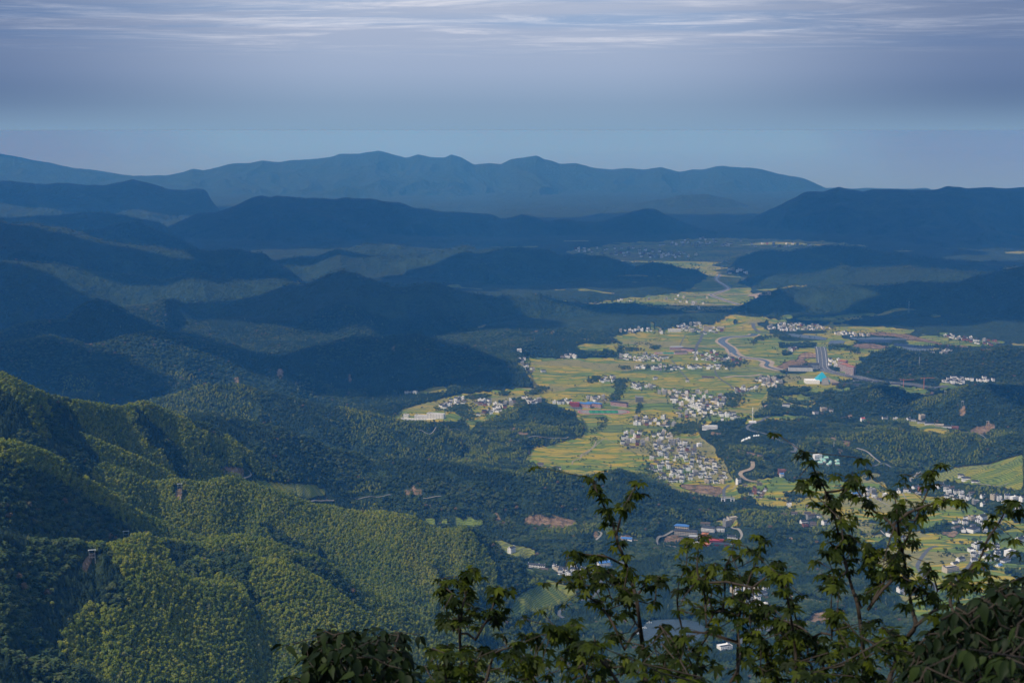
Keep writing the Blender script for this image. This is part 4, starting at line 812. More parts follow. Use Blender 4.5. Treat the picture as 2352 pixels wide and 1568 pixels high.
SINGLE = [  # words, sheet point, kind, width, depth, storeys, turn
 ('white gabled house right of the shrub top beside the bend', c8([(606, 345)])[0], 'gable', 14, 10, 3, .5),
 ('grey unfinished house beside the white gabled one', c8([(632, 355)])[0], 'concrete', 14, 12, 4, .3),
 ('small cream house left of the grey unfinished one', c8([(455, 350)])[0], 'cream', 10, 9, 3, .2),
 ('blue-roofed house among the terraces behind the maple', c8([(520, 368)])[0], 'blue', 20, 10, 2, .3),
 ('white house left of the dark-roofed brick block', c8([(845, 348)])[0], 'gable', 14, 11, 3, -.4),
 ('long dark-roofed house left of the brick block', c8([(905, 325)])[0], 'gable', 22, 11, 2, .6),
 ('red brick block under the maple tip', c8([(950, 340)])[0], 'brick', 22, 15, 3, .5),
 ('low flat shed in front of the brick block', c8([(925, 362)])[0], 'concrete', 18, 12, 1, .5),
 ('dark-roofed farmhouse right of the maple tip', c8([(1062, 312)])[0], 'gable', 24, 12, 2, .5),
 ('white three-storey house beside the lower lane', c8([(1105, 332)])[0], 'gable3', 15, 13, 3, -.5),
 ('long dark barn right of the lane house', c8([(1135, 325)])[0], 'old', 26, 12, 1, .5),
 ('white house with arcades under the terraced hillside', c8([(1228, 268)])[0], 'hip', 24, 11, 2, -.3),
 ('dark-roofed farmhouse above the arcaded house', c8([(1195, 250)])[0], 'gable', 16, 9, 2, -.3),
 ('teal-edged low house right of the arcaded house', c8([(1285, 282)])[0], 'gable', 18, 9, 1, -.3),
 ('cream house at the bend under the terraces', c8([(1408, 388)])[0], 'cream', 18, 13, 3, .6),
 ('grey open shed left of the bend houses', c8([(1290, 414)])[0], 'concrete', 17, 12, 2, .1),
 ('small white house below the bend shed', c8([(1335, 430)])[0], 'gable', 11, 9, 2, .6),
 ('white house far right on the main road', c8([(1590, 400)])[0], 'gable3', 16, 12, 3, .5),
 ('long white house above the main road bend', c8([(1535, 400)])[0], 'tower', 20, 12, 3, .4),
 ('small white farm left of the road bend', c8([(1335, 382)])[0], 'gable', 12, 9, 2, .4),
 ('low white farm beside the top of main road', c8([(1475, 412)])[0], 'gable', 16, 9, 2, -.5),
 ('largest white four-storey house beside golden terraces', c8([(1328, 530)])[0], 'gable3', 26, 17, 4, .75),
 ('cream house with brown roof left of the largest one', c8([(1268, 527)])[0], 'cream', 20, 14, 3, .4),
 ('wide white house with dark roof in front of terraces', c8([(1272, 600)])[0], 'hip', 30, 20, 3, .7),
 ('small white house left of the wide one', c8([(1157, 548)])[0], 'hip', 12, 9, 2, .4),
 ('dark-roofed sheds below the small white house', c8([(1165, 578)])[0], 'old', 22, 12, 1, .6),
 ('white house standing alone on its yard', c8([(738, 628)])[0], 'hip', 16, 12, 3, .8),
 ('white house half hidden by the maple', c8([(815, 655)])[0], 'gable', 16, 12, 3, .5),
 ('white house on the green meadow', c8([(1290, 705)])[0], 'tower', 20, 14, 3, .8),
 ('white dark-roofed house beside the straight road', c8([(1380, 702)])[0], 'gable', 20, 12, 2, .8),
 ('big white block with terrace roof, far right', c8([(1508, 755)])[0], 'tower', 24, 16, 4, .6),
 ('wide dark-roofed house below the terrace-roof block', c8([(1478, 795)])[0], 'hip', 22, 12, 2, .6),
 ('white shop house at the right frame edge', c8([(1575, 665)])[0], 'gable3', 22, 14, 3, .5),
 ('blue-roofed shed beside the road on the right', c8([(1438, 820)])[0], 'blue', 14, 11, 1, .7),
 ('white house with courtyard beside the forked road', c8([(1192, 785)])[0], 'gable', 20, 11, 2, .6),
 ('low white house in front of the forked road', c8([(1155, 805)])[0], 'gable', 18, 10, 1, .6),
 ('wide cream roadside inn with many windows', c8([(1128, 852)])[0], 'cream', 34, 18, 3, .4),
 ('roadside house opposite the blue shed', c8([(1355, 765)])[0], 'hip', 22, 13, 2, .7),
 ('white house above the forest below the maple', c8([(812, 985)])[0], 'gable3', 16, 12, 3, .4),
 ('dark-roofed farm right of the forest house', c8([(855, 998)])[0], 'old', 18, 11, 1, .4),
 ('farmhouse with dark roof at the wood edge', c8([(190, 545)])[0], 'gable', 17, 11, 2, .3),
 ('brown-roofed farm behind the wood edge', c8([(235, 510)])[0], 'old', 22, 11, 2, .3),
 ('white house behind the leaning maple stem', c8([(325, 555)])[0], 'gable3', 14, 11, 3, .5),
 ('brown brick house below the wood-edge farm', c8([(200, 570)])[0], 'brick', 14, 10, 2, .3),
 ('pink brick house on the slope above blue shed', c8([(55, 225)])[0], 'brick', 26, 12, 3, 0),
 ('blue-roofed white house below the pink house', c8([(50, 250)])[0], 'blue', 11, 9, 3, .1),
 ('white guesthouse above the green domes', c8([(278, 130)])[0], 'tower', 24, 12, 3, .3),
 ('white house alone on the forest spur', c7([(1425, 690)])[0], 'gable3', 16, 11, 4, .8),
 ('long white farm at the foot of the spur', c7b([(60, 785)])[0], 'gable', 26, 11, 2, -.3),
 ('dark farm right of the long farm', c7b([(130, 808)])[0], 'old', 18, 10, 1, -.3),
 ('blue-grey roofed white house in the roadside hamlet', c7b([(258, 810)])[0], 'gable', 22, 13, 2, -.4),
 ('flat white-roofed pavilion above the golden terraces', c7b([(220, 850)])[0], 'tower', 20, 11, 1, -.3),
 ('white house behind the pale pavilion', c7b([(330, 812)])[0], 'gable', 16, 10, 2, -.2),
 ('white building behind the maple branch', c7b([(530, 780)])[0], 'blue', 28, 14, 3, .3),
 ('dark-gabled house below the maple branch', c7b([(490, 830)])[0], 'gable3', 24, 14, 2, .4),
 ('pale block in the shade of the branch', c7b([(440, 860)])[0], 'hip', 24, 13, 2, .4),
 ('yellowish flat house beside the lake road', c7b([(1420, 955)])[0], 'cream', 22, 14, 3, .5),
 ('white dark-roofed inn among the maple leaves', c7b([(1500, 1010)])[0], 'gable3', 26, 14, 3, .6),
 ('white house in front of the leafy inn', c7b([(1575, 1075)])[0], 'tower', 16, 11, 3, .4),
 ('dark-roofed house right of the leafy inn', c7b([(1590, 975)])[0], 'gable', 24, 13, 2, .5),
 ('pale flat building under the lake road', c7b([(1345, 1335)])[0], 'tower', 26, 16, 2, .4),
 ('tall grey concrete block in the temple resort', c7b([(1362, 512)])[0], 'concrete', 18, 14, 5, .4),
 ('cream block behind the tall grey block', c7b([(1395, 485)])[0], 'cream', 26, 12, 4, .4),
 ('white terraced inn left of the red house', c7b([(1235, 545)])[0], 'hip', 34, 14, 3, -.4),
 ('brown farm behind the white inn', c7b([(1215, 500)])[0], 'old', 24, 11, 1, -.1),
 ('white-and-red house right of the white inn', c7b([(1318, 545)])[0], 'hip', 20, 12, 3, -.2),
 ('white hall at the right end of the resort', c7b([(1392, 595)])[0], 'gable', 20, 12, 2, -.2),
 ('blue-roofed shed on the forest clearing', c7b([(685, 600)])[0], 'blue', 26, 12, 1, -.2),
 ('pale house behind the maple tip in the resort', c7b([(1150, 640)])[0], 'tower', 22, 12, 2, .1),
 ('red-roofed house along the red earth bank', c5([(742, 905)])[0], 'redroof', 13, 11, 3, .3),
 ('house with red and blue trim on the bank', c5([(928, 890)])[0], 'gable', 18, 10, 2, .2),
 ('flat house right of the trimmed house', c5([(1016, 895)])[0], 'tower', 15, 10, 2, .2),
 ('white house left of the roadside terrace row', c5([(1125, 905)])[0], 'gable3', 14, 10, 3, .6),
 ('grey hipped house beside the roadside row', c5([(1168, 908)])[0], 'hip', 16, 11, 2, -.2),
 ('tall tan house above the roadside row', c5([(1237, 885)])[0], 'cream', 18, 12, 4, .3),
 ('first block of the roadside row', c5([(1235, 925)])[0], 'gable', 28, 11, 2, -.25),
 ('second block of the roadside row', c5([(1300, 938)])[0], 'gable', 30, 11, 2, -.25),
 ('third block of the roadside row', c5([(1385, 950)])[0], 'cream', 28, 11, 2, -.25),
 ('fourth block of the roadside row', c5([(1450, 962)])[0], 'gable', 26, 11, 2, -.25),
 ('last dark block of the roadside row', c5([(1515, 968)])[0], 'brick', 22, 11, 2, -.25),
 ('tall cream block above the wooded slope', c5([(415, 825)])[0], 'cream', 22, 13, 4, .3),
 ('white hipped house left of the cream block', c5([(348, 848)])[0], 'hip', 18, 13, 3, .4),
 ('white house right of the cream block', c5([(478, 832)])[0], 'gable3', 14, 11, 3, -.4),
 ('yellow-walled white house between small plots', c5([(103, 785)])[0], 'gable', 26, 12, 3, -.3),
 ('white courtyard house at the east valley edge', c4([(1040, 1118)])[0], 'tower', 14, 11, 3, .3),
 ('tall white tower house right of the lowest village', c4([(1367, 1425)])[0], 'gable3', 12, 10, 4, .5),
 ('small white farm beside the pale stream', c4([(1535, 1550)])[0], 'gable', 18, 9, 1, .1),
 ('six-storey concrete block amid golden fields', c4([(538, 745)])[0], 'concrete', 30, 14, 6, 0.0),
 ('white farmhouse at the edge of the maple field', c3([(1520, 1300)])[0], 'gable', 26, 13, 1, -.1),
 ('brown farmhouse near the field corner', c3([(1385, 1280)])[0], 'old', 18, 10, 2, -.1),
 ('lone house above the road fork, far left valley', c3([(1208, 322)])[0], 'tower', 20, 11, 3, .1),
 ('dark-roofed villa in the green fields', c3([(1409, 498)])[0], 'hip', 20, 12, 3, .2),
 ('white field house with hipped roof', c4([(672, 558)])[0], 'hip', 18, 11, 3, .1),
 ('white house on the golden strip', c4([(940, 578)])[0], 'gable3', 14, 11, 3, -.1),
 ('long pale hall left of the field house', c4([(1115, 545)])[0], 'old', 50, 16, 1, -.25),
 ('open-sided school hall in the shrub hill', c4([(1128, 970)])[0], 'tower', 50, 14, 3, -.1),
 ('three-storey white house closing the terraces', c5([(1605, 1398)])[0], 'hip', 18, 11, 2, -.2),
]
ordw = ['first', 'second', 'third', 'fourth', 'fifth', 'sixth', 'seventh', 'eighth', 'ninth', 'tenth', 'eleventh', 'twelfth', 'thirteenth', 'fourteenth', 'fifteenth', 'sixteenth', 'seventeenth', 'eighteenth', 'nineteenth', 'twentieth'] + ['%dth' % i for i in range(21, 40)]
roww = ['front', 'second', 'third', 'fourth', 'fifth', 'sixth', 'seventh', 'eighth', 'ninth', 'tenth']
used_xy = []
def free(x, y, s):
    for (a, b_, r) in used_xy:
        if (a - x) ** 2 + (b_ - y) ** 2 < (max(s, r)) ** 2: return False
    return True
for (words, pt, kind, w, d, st, rz) in SINGLE:
    q = hit([pt[0]], [pt[1]])[0]
    q[2] = height(q[0], q[1])
    k2 = {'gable': 0, 'tower': 1}.get(kind, 0)
    e = house_detailed(kind, len(words) % 3 * 2 + k2, tuple(q), rz, 1.0, w, d, st)
    typ = {'gable': 'gabled', 'gable3': 'tall gabled', 'tower': 'flat-roofed', 'hip': 'hip-roofed'}.get(kind, '')
    tag(e, words, 'house'); used_xy.append((q[0], q[1], w * .75)); KEEP.append((q[0], q[1], w * .7 + 2)); KEEP.append((q[0] * .993, q[1] * .993, w * .6))
placed = []
for (words, poly, n, mix, spc) in CL:
    P_ = [(p[0], p[1]) for p in poly]; xs = [p[0] for p in P_]; ys = [p[1] for p in P_]
    got = []; tries = 0
    rr = random.Random(len(words) * 7 + n)
    cand = []
    while len(cand) < n * 10:
        u, v = rr.uniform(min(xs), max(xs)), rr.uniform(min(ys), max(ys))
        if inpoly(np.array([u]), np.array([v]), P_)[0]: cand.append((u, v))
    W = hit([c[0] for c in cand], [c[1] for c in cand])
    base_rot = rr.uniform(-.35, .35)
    for (u, v), q in zip(cand, W):
        if len(got) >= n: break
        if not free(q[0], q[1], spc): continue
        if any((abs(q[0] - k_[0]) < k_[2] + 4 and abs(q[1] - k_[1]) < k_[2] + 4) for k_ in KEEP[:400] if k_[2] < 25) and rr.random() < .7: continue
        used_xy.append((q[0], q[1], spc)); kind = rr.choice(mix)
        got.append(dict(p=q, u=u, v=v, kind=kind, seed=rr.randrange(4), rz=base_rot + rr.choice([0, 0, 0, math.pi / 2, -.5]) + rr.uniform(-.12, .12), s=rr.uniform(.85, 1.18) * (1.0 if q[1] < 9000 else 1.5), words=words))
    got.sort(key=lambda g: -g['v'])
    nrow = max(1, int(round(math.sqrt(len(got) / 2.2)))); per = math.ceil(len(got) / nrow)
    for r in range(nrow):
        row = sorted(got[r * per:(r + 1) * per], key=lambda g: g['u'])
        for i, g in enumerate(row): g['row'] = r; g['ord'] = i
    placed += [g for g in got if 'row' in g]
placed.sort(key=lambda g: g['p'][1])
for g in placed: KEEP.append((g['p'][0], g['p'][1], 7.5)); KEEP.append((g['p'][0] * .997, g['p'][1] * .997, 7.0))
NIND = 300 - len(SINGLE)
for i, g in enumerate(placed[:NIND]):
    if i < 70: e = house_detailed(g['kind'], g['seed'], tuple(g['p']), g['rz'], g['s'])
    else: e = link('house', house_simple(g['kind'], g['seed']), None, tuple(g['p']), g['rz'], g['s'])
    tag(e, '%s, %s from left in %s row, %s' % (ATAB[g['kind']][6], ordw[g['ord']], roww[g['row']], g['words']), 'house', 'houses of the ' + g['words'])
# beyond the three hundred nearest: one built-up mass
mb = MB(); AM = [m_white, m_roof, m_glass, m_grey, m_cream, m_roofb, m_brickw, m_rblue]
mi = {m.name: i for i, m in enumerate(AM)}
for g in placed[NIND:]:
    wm, rm, w, d, st, fh, _ = ATAB[g['kind']]; c_, s_ = math.cos(g['rz']), math.sin(g['rz']); S_ = g['s'] * 1.05; x0, y0, z0 = g['p']
    t = MB(); h = st * fh; a = mi.get(wm.name, 0); r = mi.get(rm.name, 1)
    t.box(-w / 2, w / 2, -d / 2, d / 2, -3, h, a)
    if g['kind'] in ('tower', 'cream', 'concrete'): t.box(-w / 2 + .3, w / 2 - .3, -d / 2 + .3, d / 2 - .3, h + .01, h + .3, 3); t.box(0, 4.5, 0, 4.5, h + .02, h + 2.8, a)
    else: t.gable(-w / 2 - .5, w / 2 + .5, -d / 2 - .7, d / 2 + .7, h + .1, 2.4, .3, r)
    for s in range(st):
        for k in (-.3, 0, .3): t.box(k * w - .8, k * w + .8, -d / 2 - .06, -d / 2 + .06, s * fh + 1, s * fh + 2.6, 2)
        t.box(w / 2 - .06, w / 2 + .06, -1, 1, s * fh + 1, s * fh + 2.5, 2)
    mb.add([(x0 + (x * c_ - y * s_) * S_, y0 + (x * s_ + y * c_) * S_, z0 + z * S_) for x, y, z in t.v], [], 0)
    n = len(mb.v) - len(t.v); mb.f += [tuple(i + n for i in f) for f in t.f]; mb.m += t.m
o = link('distant_houses', mb.mesh('distant_houses', AM)); tag(o, 'small pale houses of the far villages spread along the valley', 'houses', kind='stuff')
print('houses', len(SINGLE), len(placed))

# ---- larger blocks
def gpos(pt):
    q = hit([pt[0]], [pt[1]])[0]; return (float(q[0]), float(q[1]), float(height(q[0], q[1])))
def clear(q, r):
    KEEP.append((q[0], q[1], r)); KEEP.append((q[0] * .995, q[1] * .995, r * .8))
def block(name, label, cat, pt, rz, w, d, st, fh, nb, wm, rm, roofk='flat', band=None, group=None, gridk=True):
    q = gpos(pt); clear(q, w * .55 + 3); e = link(name, None, None, q, rz); h = st * fh
    mb = MB(); mb.box(-w / 2, w / 2, -d / 2, d / 2, -5, h)
    if roofk == 'flat':
        for (a, b_, c, e2) in ((-w / 2, w / 2, -d / 2, -d / 2 + .3), (-w / 2, w / 2, d / 2 - .3, d / 2), (-w / 2, -w / 2 + .3, -d / 2 + .3, d / 2 - .3), (w / 2 - .3, w / 2, -d / 2 + .3, d / 2 - .3)): mb.box(a, b_, c, e2, h + .003, h + 1.2)
    link('wall', mb.mesh('wall', [wm]), e)
    rb = MB()
    if roofk == 'flat': rb.box(-w / 2 + .32, w / 2 - .32, -d / 2 + .32, d / 2 - .32, h + .006, h + .2); rb.box(-w / 2 + 3, -w / 2 + 9, -2, 4, h + .2, h + 3.4)
    elif roofk == 'hip': rb.hip(-w / 2 - 1, w / 2 + 1, -d / 2 - 1, d / 2 + 1, h + .4, d * .28, .4)
    else: rb.gable(-w / 2 - 1, w / 2 + 1, -d / 2 - 1, d / 2 + 1, h + .3, d * .22, .35)
    link('roof', rb.mesh('roof', [rm]), e)
    wn_ = MB()
    for s in range(st):
        for i in range(nb):
            x = -w / 2 + (i + .5) * w / nb; a = w / nb * .34
            wn_.box(x - a, x + a, -d / 2 - .08, -d / 2 + .08, s * fh + 1, s * fh + fh * .78); wn_.box(x - a, x + a, d / 2 - .08, d / 2 + .08, s * fh + 1, s * fh + fh * .78)
        m_ = max(1, int(d / 5))
        for i in range(m_):
            y = -d / 2 + (i + .5) * d / m_
            for sx in (-1, 1): wn_.box(sx * w / 2 - .08, sx * w / 2 + .08, y - 1, y + 1, s * fh + 1, s * fh + fh * .75)
    o = link('windows', wn_.mesh('windows', [m_glass]), e); o['kind'] = 'stuff'
    if band:
        bb = MB()
        for s in range(st): bb.box(-w / 2 - .25, w / 2 + .25, -d / 2 - .25, d / 2 + .25, s * fh + .05, s * fh + .75)
        link('floor_band', bb.mesh('floor_band', [band]), e)
    tag(e, label, cat, group); return e
G1 = 'school buildings beside the sports track'
block('school_building', 'blue-roofed red school block nearest the red dormitory', 'school', c3([(1745, 790)])[0], -.55, 62, 14, 4, 3.6, 14, m_redw, m_rblue, 'hip', m_white, G1)
block('school_building', 'blue-roofed red school block right of its twin', 'school', c3([(1833, 788)])[0], -.55, 62, 14, 4, 3.6, 14, m_redw, m_rblue, 'hip', m_white, G1)
block('school_building', 'windowless-sided red dormitory at the track\'s left end', 'school', c3([(1668, 792)])[0], -.05, 38, 14, 5, 3.6, 8, m_redw, m_rred, 'flat', None, G1)
block('school_building', 'long dark-roofed red block right of the hedge lane', 'school', c4([(372, 780)])[0], -.6, 68, 14, 4, 3.6, 14, m_redw, m_roof, 'hip', m_white, G1)
block('school_building', 'low grey-blue shed below the red dormitory', 'shed', c3([(1665, 803)])[0], -.05, 60, 9, 1, 4, 10, m_grey, m_panel, 'gable', None, G1)
G2 = 'upper school buildings'
block('school_building', 'grey-roofed white block of the upper school', 'school', c4([(850, 312)])[0], 0, 62, 14, 4, 3.6, 12, m_redw, m_steel, 'hip', m_white, G2)
block('school_building', 'red block at the right of the upper school', 'school', c4([(945, 325)])[0], -.6, 62, 14, 4, 3.6, 12, m_redw, m_roof, 'hip', m_white, G2)
block('school_building', 'white lower block of the upper school', 'school', c4([(885, 345)])[0], .1, 60, 14, 3, 3.6, 12, m_white, m_roofb, 'hip', m_redw, G2)
G3 = 'white institution below the forest hill'
block('institution_building', 'largest white block with five window rows, right end', 'hospital', c3([(512, 885)])[0], -.35, 62, 18, 5, 3.5, 11, m_white, m_grey, 'flat', None, G3)
block('institution_building', 'lower white block in the middle of the institution', 'hospital', c3([(396, 890)])[0], -.2, 50, 14, 4, 3.4, 10, m_white, m_grey, 'flat', None, G3)
block('institution_building', 'long low white front building of the institution', 'hospital', c3([(330, 898)])[0], -.2, 95, 10, 1, 4.5, 16, m_white, m_grey, 'flat', None, G3)
block('institution_building', 'small square white block at the left end', 'hospital', c3([(263, 875)])[0], -.2, 18, 12, 3, 3.4, 4, m_white, m_grey, 'flat', None, G3)
block('town_building', 'tallest pale block of the town under the ridge', 'building', c4([(1113, 155)])[0], 0, 44, 16, 7, 3.4, 9, m_cream, m_roof, 'flat')
block('town_building', 'long white block left of the tallest town block', 'building', c4([(832, 160)])[0], 0, 64, 14, 4, 3.4, 12, m_white, m_grey, 'flat')
block('town_building', 'pale square block right of the tallest town block', 'building', c4([(1220, 148)])[0], 0, 34, 14, 5, 3.4, 7, m_cream, m_grey, 'flat')
G4 = 'brown tower blocks beside the avenue'
for (p, lab, st) in (((595, 490), 'left red-brown tower block beside the avenue', 9), ((640, 515), 'right red-brown tower block beside the avenue', 10), ((575, 455), 'white tower block behind the red-brown pair', 8)):
    block('tower_block', lab, 'building', c5([p])[0], -.75, 38, 18, st, 3.3, 8, m_brickw if 'red' in lab else m_white, m_brickw, 'hip', m_white if 'red' in lab else m_brickw, G4)
block('tourist_centre', 'wide white tourist centre with dark curled roofs beside avenue', 'building', c5([(222, 485)])[0], -.12, 100, 24, 4, 4.2, 20, m_white, m_roof, 'hip', m_white)
block('tourist_centre', 'dark glass hall with steep roof right of tourist centre', 'building', c5([(330, 470)])[0], -.12, 44, 26, 3, 7, 8, m_steel, m_roof, 'gable', None)
block('hotel', 'long grey-roofed hotel above the temple car park', 'hotel', c7b([(1085, 570)])[0], -.3, 56, 15, 3, 3.8, 13, m_grey, m_roof, 'gable', m_cream)
block('hotel', 'blue-roofed wing behind the grey hotel', 'hotel', c7b([(1055, 535)])[0], -.3, 36, 14, 3, 3.6, 8, m_cream, m_rblue, 'hip', None)
G5 = 'temple halls of the resort'
def temple(lab, pt, rz, w, d, tiers, wm, rm, cat='temple'):
    q = gpos(pt); clear(q, w * .6); e = link('temple_hall', None, None, q, rz); z = 0
    for t in range(tiers):
        k = 1 - .28 * t; mb = MB(); mb.box(-w * k / 2, w * k / 2, -d * k / 2, d * k / 2, z - (4 if t == 0 else 0), z + 4.5); link('wall', mb.mesh('wall', [wm]), e)
        r = MB(); r.hip(-w * k / 2 - 2, w * k / 2 + 2, -d * k / 2 - 2, d * k / 2 + 2, z + 4.8, 2.8, .35)
        for sx in (-1, 1):
            for sy in (-1, 1): x_, y_ = sx * (w * k / 2 + 2), sy * (d * k / 2 + 2); r.add([(x_, y_, z + 4.8), (x_ - sx * 2, y_, z + 4.8), (x_, y_ - sy * 2, z + 4.8), (x_ + sx * .9, y_ + sy * .9, z + 6.0)], [(0, 1, 3), (0, 3, 2), (1, 2, 3)])
        link('roof', r.mesh('roof', [rm]), e); z += 7.0
    for i in range(max(2, int(w / 5))):
        cb = MB(); cb.tube([(-w / 2 + (i + .5) * w / max(2, int(w / 5)), -d / 2 - 1.2, -3), (-w / 2 + (i + .5) * w / max(2, int(w / 5)), -d / 2 - 1.2, 4.4)], .4); link('column', cb.mesh('column', [m_redw]), e)
    tag(e, lab, cat, G5)
temple('orange two-tiered temple hall with upturned eaves', c7b([(1212, 592)])[0], -.3, 18, 16, 2, m_redw, m_orange)
temple('orange-roofed temple gate in front of the hall', c7b([(1215, 640)])[0], -.3, 20, 12, 1, m_redw, m_orange)
temple('dark-roofed red hall right of the orange hall', c7b([(1278, 615)])[0], -.15, 40, 12, 1, m_redw, m_redw)
temple('dark-roofed red hall at the lower right', c7b([(1322, 640)])[0], -.15, 34, 14, 1, m_redw, m_roof)
temple('grey-roofed hall left of the orange hall', c7b([(1150, 590)])[0], -.3, 30, 14, 1, m_grey, m_steel)
# theatre with the teal glass pyramid
q = gpos((1886, 878)); clear(q, 60); e = link('theatre', None, None, q, .2)
mb = MB(); mb.add([(-34, -22, 8), (26, -30, 8), (30, 24, 8), (-26, 26, 8), (2, -2, 44)], [(0, 1, 4), (1, 2, 4), (2, 3, 4), (3, 0, 4), (3, 2, 1, 0)]); link('glass_pyramid', mb.mesh('glass_pyramid', [m_teal]), e)
mb = MB(); mb.prism([(-72, -20), (-20, -34), (-14, 12), (-66, 20)], -4, 14); link('wall', mb.mesh('wall', [m_white]), e)
mb = MB(); mb.add([(-22, -50, -4), (10, -58, -4), (22, -40, -4), (-12, -34, -4), (-16, -44, 22), (6, -46, 30)], [(0, 1, 5, 4), (1, 2, 5), (2, 3, 4, 5), (3, 0, 4)]); link('stone_wedge', mb.mesh('stone_wedge', [m_conc]), e)
mb = MB(); mb.add([(26, -22, -4), (84, -50, -4), (60, 10, -4), (24, 18, -4), (28, -4, 20)], [(0, 1, 4), (1, 2, 4), (2, 3, 4), (3, 0, 4)]); link('stone_slope', mb.mesh('stone_slope', [m_sand]), e)
mb = MB(); mb.prism([(14, -70), (90, -72), (96, -52), (24, -48)], -4, 6); link('forecourt_roof', mb.mesh('forecourt_roof', [m_roofb]), e)
tag(e, 'theatre with teal glass pyramid and stone wedges beside the avenue', 'theatre')
for (p, r, w) in (((690, 575), .3, 24), ((735, 572), .1, 30), ((790, 580), -.2, 28), ((850, 588), .3, 28), ((1020, 605), -.3, 34), ((690, 610), 0, 30), ((620, 600), .3, 26)):
    q = gpos(c5([p])[0]); clear(q, w * .6); mb = MB(); mb.box(-w / 2, w / 2, -6, 6, -3, 5, 0); mb.gable(-w / 2 - 1, w / 2 + 1, -7.5, 7.5, 5.2, 3.6, .35, 1)
    o = link('market_hall', mb.mesh('market_hall', [m_grey, m_roof]), None, q, r); tag(o, 'dark-roofed low hall %s along the lower avenue' % {(690, 575): 'with a forecourt', (735, 572): 'behind the forecourt one', (790, 580): 'midway', (850, 588): 'with the widest gap', (1020, 605): 'farthest right', (690, 610): 'hard under the wooded hill', (620, 600): 'nearest the theatre'}[p], 'hall', 'halls on the lower avenue')
# sports tracks
def track(label, pt, L_, W_, rz, group, stripes=True):
    q = gpos(pt); clear(q, L_ * .55); e = link('running_track', None, None, (q[0], q[1], q[2] + .35), rz)
    def oval(a, r, n=14): return [(a + r * math.cos(t), r * math.sin(t)) for t in np.linspace(-math.pi / 2, math.pi / 2, n)] + [(-a + r * math.cos(t), r * math.sin(t)) for t in np.linspace(math.pi / 2, 3 * math.pi / 2, n)]
    a = L_ / 2 - W_ / 2; mb = MB(); mb.prism(oval(a, W_ / 2), -2, 0); link('lane_surface', mb.mesh('lane_surface', [m_track]), e)
    for k in (.985, .93, .87): 
        o1, o2 = oval(a, W_ / 2 * k), oval(a, W_ / 2 * k - .35); n = len(o1); mm = MB(); mm.add([(*p, .03) for p in o1] + [(*p, .03) for p in o2], [(i, (i + 1) % n, n + (i + 1) % n, n + i) for i in range(n)]); link('lane_line', mm.mesh('lane_line', [m_line]), e)
    mb = MB(); mb.prism(oval(a, W_ / 2 * .76), .001, .06); link('apron', mb.mesh('apron', [m_conc]), e)
    n = 10; w = 2 * a * .98 / n
    for i in range(n):
        mb = MB(); mb.box(-a * .98 + i * w, -a * .98 + (i + 1) * w, -W_ * .34, W_ * .34, .061, .1); link('pitch_stripe', mb.mesh('pitch_stripe', [m_pitch if i % 2 else m_pitchl]), e)
    tag(e, label, 'sports track', group)
track('large red running track with striped green pitch by the school', c4([(240, 829)])[0], 190, 84, .0, 'running tracks of the two schools')
track('small red running track left of the upper school', c4([(800, 338)])[0], 150, 80, .0, 'running tracks of the two schools')
# hard courts
for i, px in enumerate((245, 276, 308, 340)):
    for j, py in enumerate((345, 362)):
        q = gpos(c5([(px, py)])[0]); clear(q, 14); mb = MB(); mb.box(-10.5, 10.5, -14, 14, -1, .5); o = link('building_plot', mb.mesh('building_plot', [m_dirt]), None, q, 0)
        tag(o, 'square tan cleared plot, %s of the %s row beside the avenue' % (ordw[i], ('back', 'front')[j]), 'plot', 'cleared plots beside the avenue')
# greenhouses / net plots of the eastern plain: long strips
def strips(label, poly, mat, pitch=16, wid=11):
    q = hit([p[0] for p in poly], [p[1] for p in poly]); X = q[:, 0]; Y = q[:, 1]; pl_ = list(zip(X, Y)); rows = []
    for y in np.arange(Y.min(), Y.max(), pitch):
        xs_ = []
        for i in range(len(pl_)):
            (x1, y1), (x2, y2) = pl_[i], pl_[(i + 1) % len(pl_)]
            if (y1 > y) != (y2 > y): xs_.append(x1 + (y - y1) / (y2 - y1) * (x2 - x1))
        xs_.sort()
        if len(xs_) >= 2 and xs_[1] - xs_[0] > 20: rows.append((xs_[0], xs_[1], y))
    e = link('greenhouse_field', None, None, (float(X.mean()), float(Y.mean()), 0))
    for (a, b_, y) in rows:
        xs2 = np.arange(a, b_, 40.0); xs2 = np.append(xs2, b_); zz = height(xs2, np.full(len(xs2), y)); mb = MB(); cx_, cy_ = float(X.mean()), float(Y.mean())
        vs = []; 
        for x, z in zip(xs2, zz): vs += [(x - cx_, y - cy_, z - .5), (x - cx_, y - cy_, z + 2.2), (x - cx_, y + wid / 2 - cy_, z + 3.6), (x - cx_, y + wid - cy_, z + 2.2), (x - cx_, y + wid - cy_, z - .5)]
        n = len(xs2); mb.add(vs, [(i * 5 + j, i * 5 + j + 1, i * 5 + j + 6, i * 5 + j + 5) for i in range(n - 1) for j in range(4)] + [(4, 3, 2, 1, 0), tuple(range((n - 1) * 5, n * 5))])
        link('greenhouse_row', mb.mesh('greenhouse_row', [mat]), e)
    tag(e, label, 'greenhouses', 'greenhouse fields of the eastern plain')
strips('grey-blue greenhouse rows left of the avenue top', c5([(130, 180), (330, 195), (450, 215), (430, 235), (250, 215), (120, 195)]), m_panel)
strips('pale grey rows right of the avenue top', c5([(480, 235), (600, 240), (580, 262), (450, 268)]), m_panel)
strips('dark blue greenhouse rows in the plain middle', c5([(700, 235), (920, 232), (1000, 240), (980, 255), (720, 250)]), m_paneld)
strips('blue-grey greenhouse rows behind the dark ones', c5([(640, 215), (900, 210), (1120, 225), (1100, 232), (680, 232)]), m_panel)
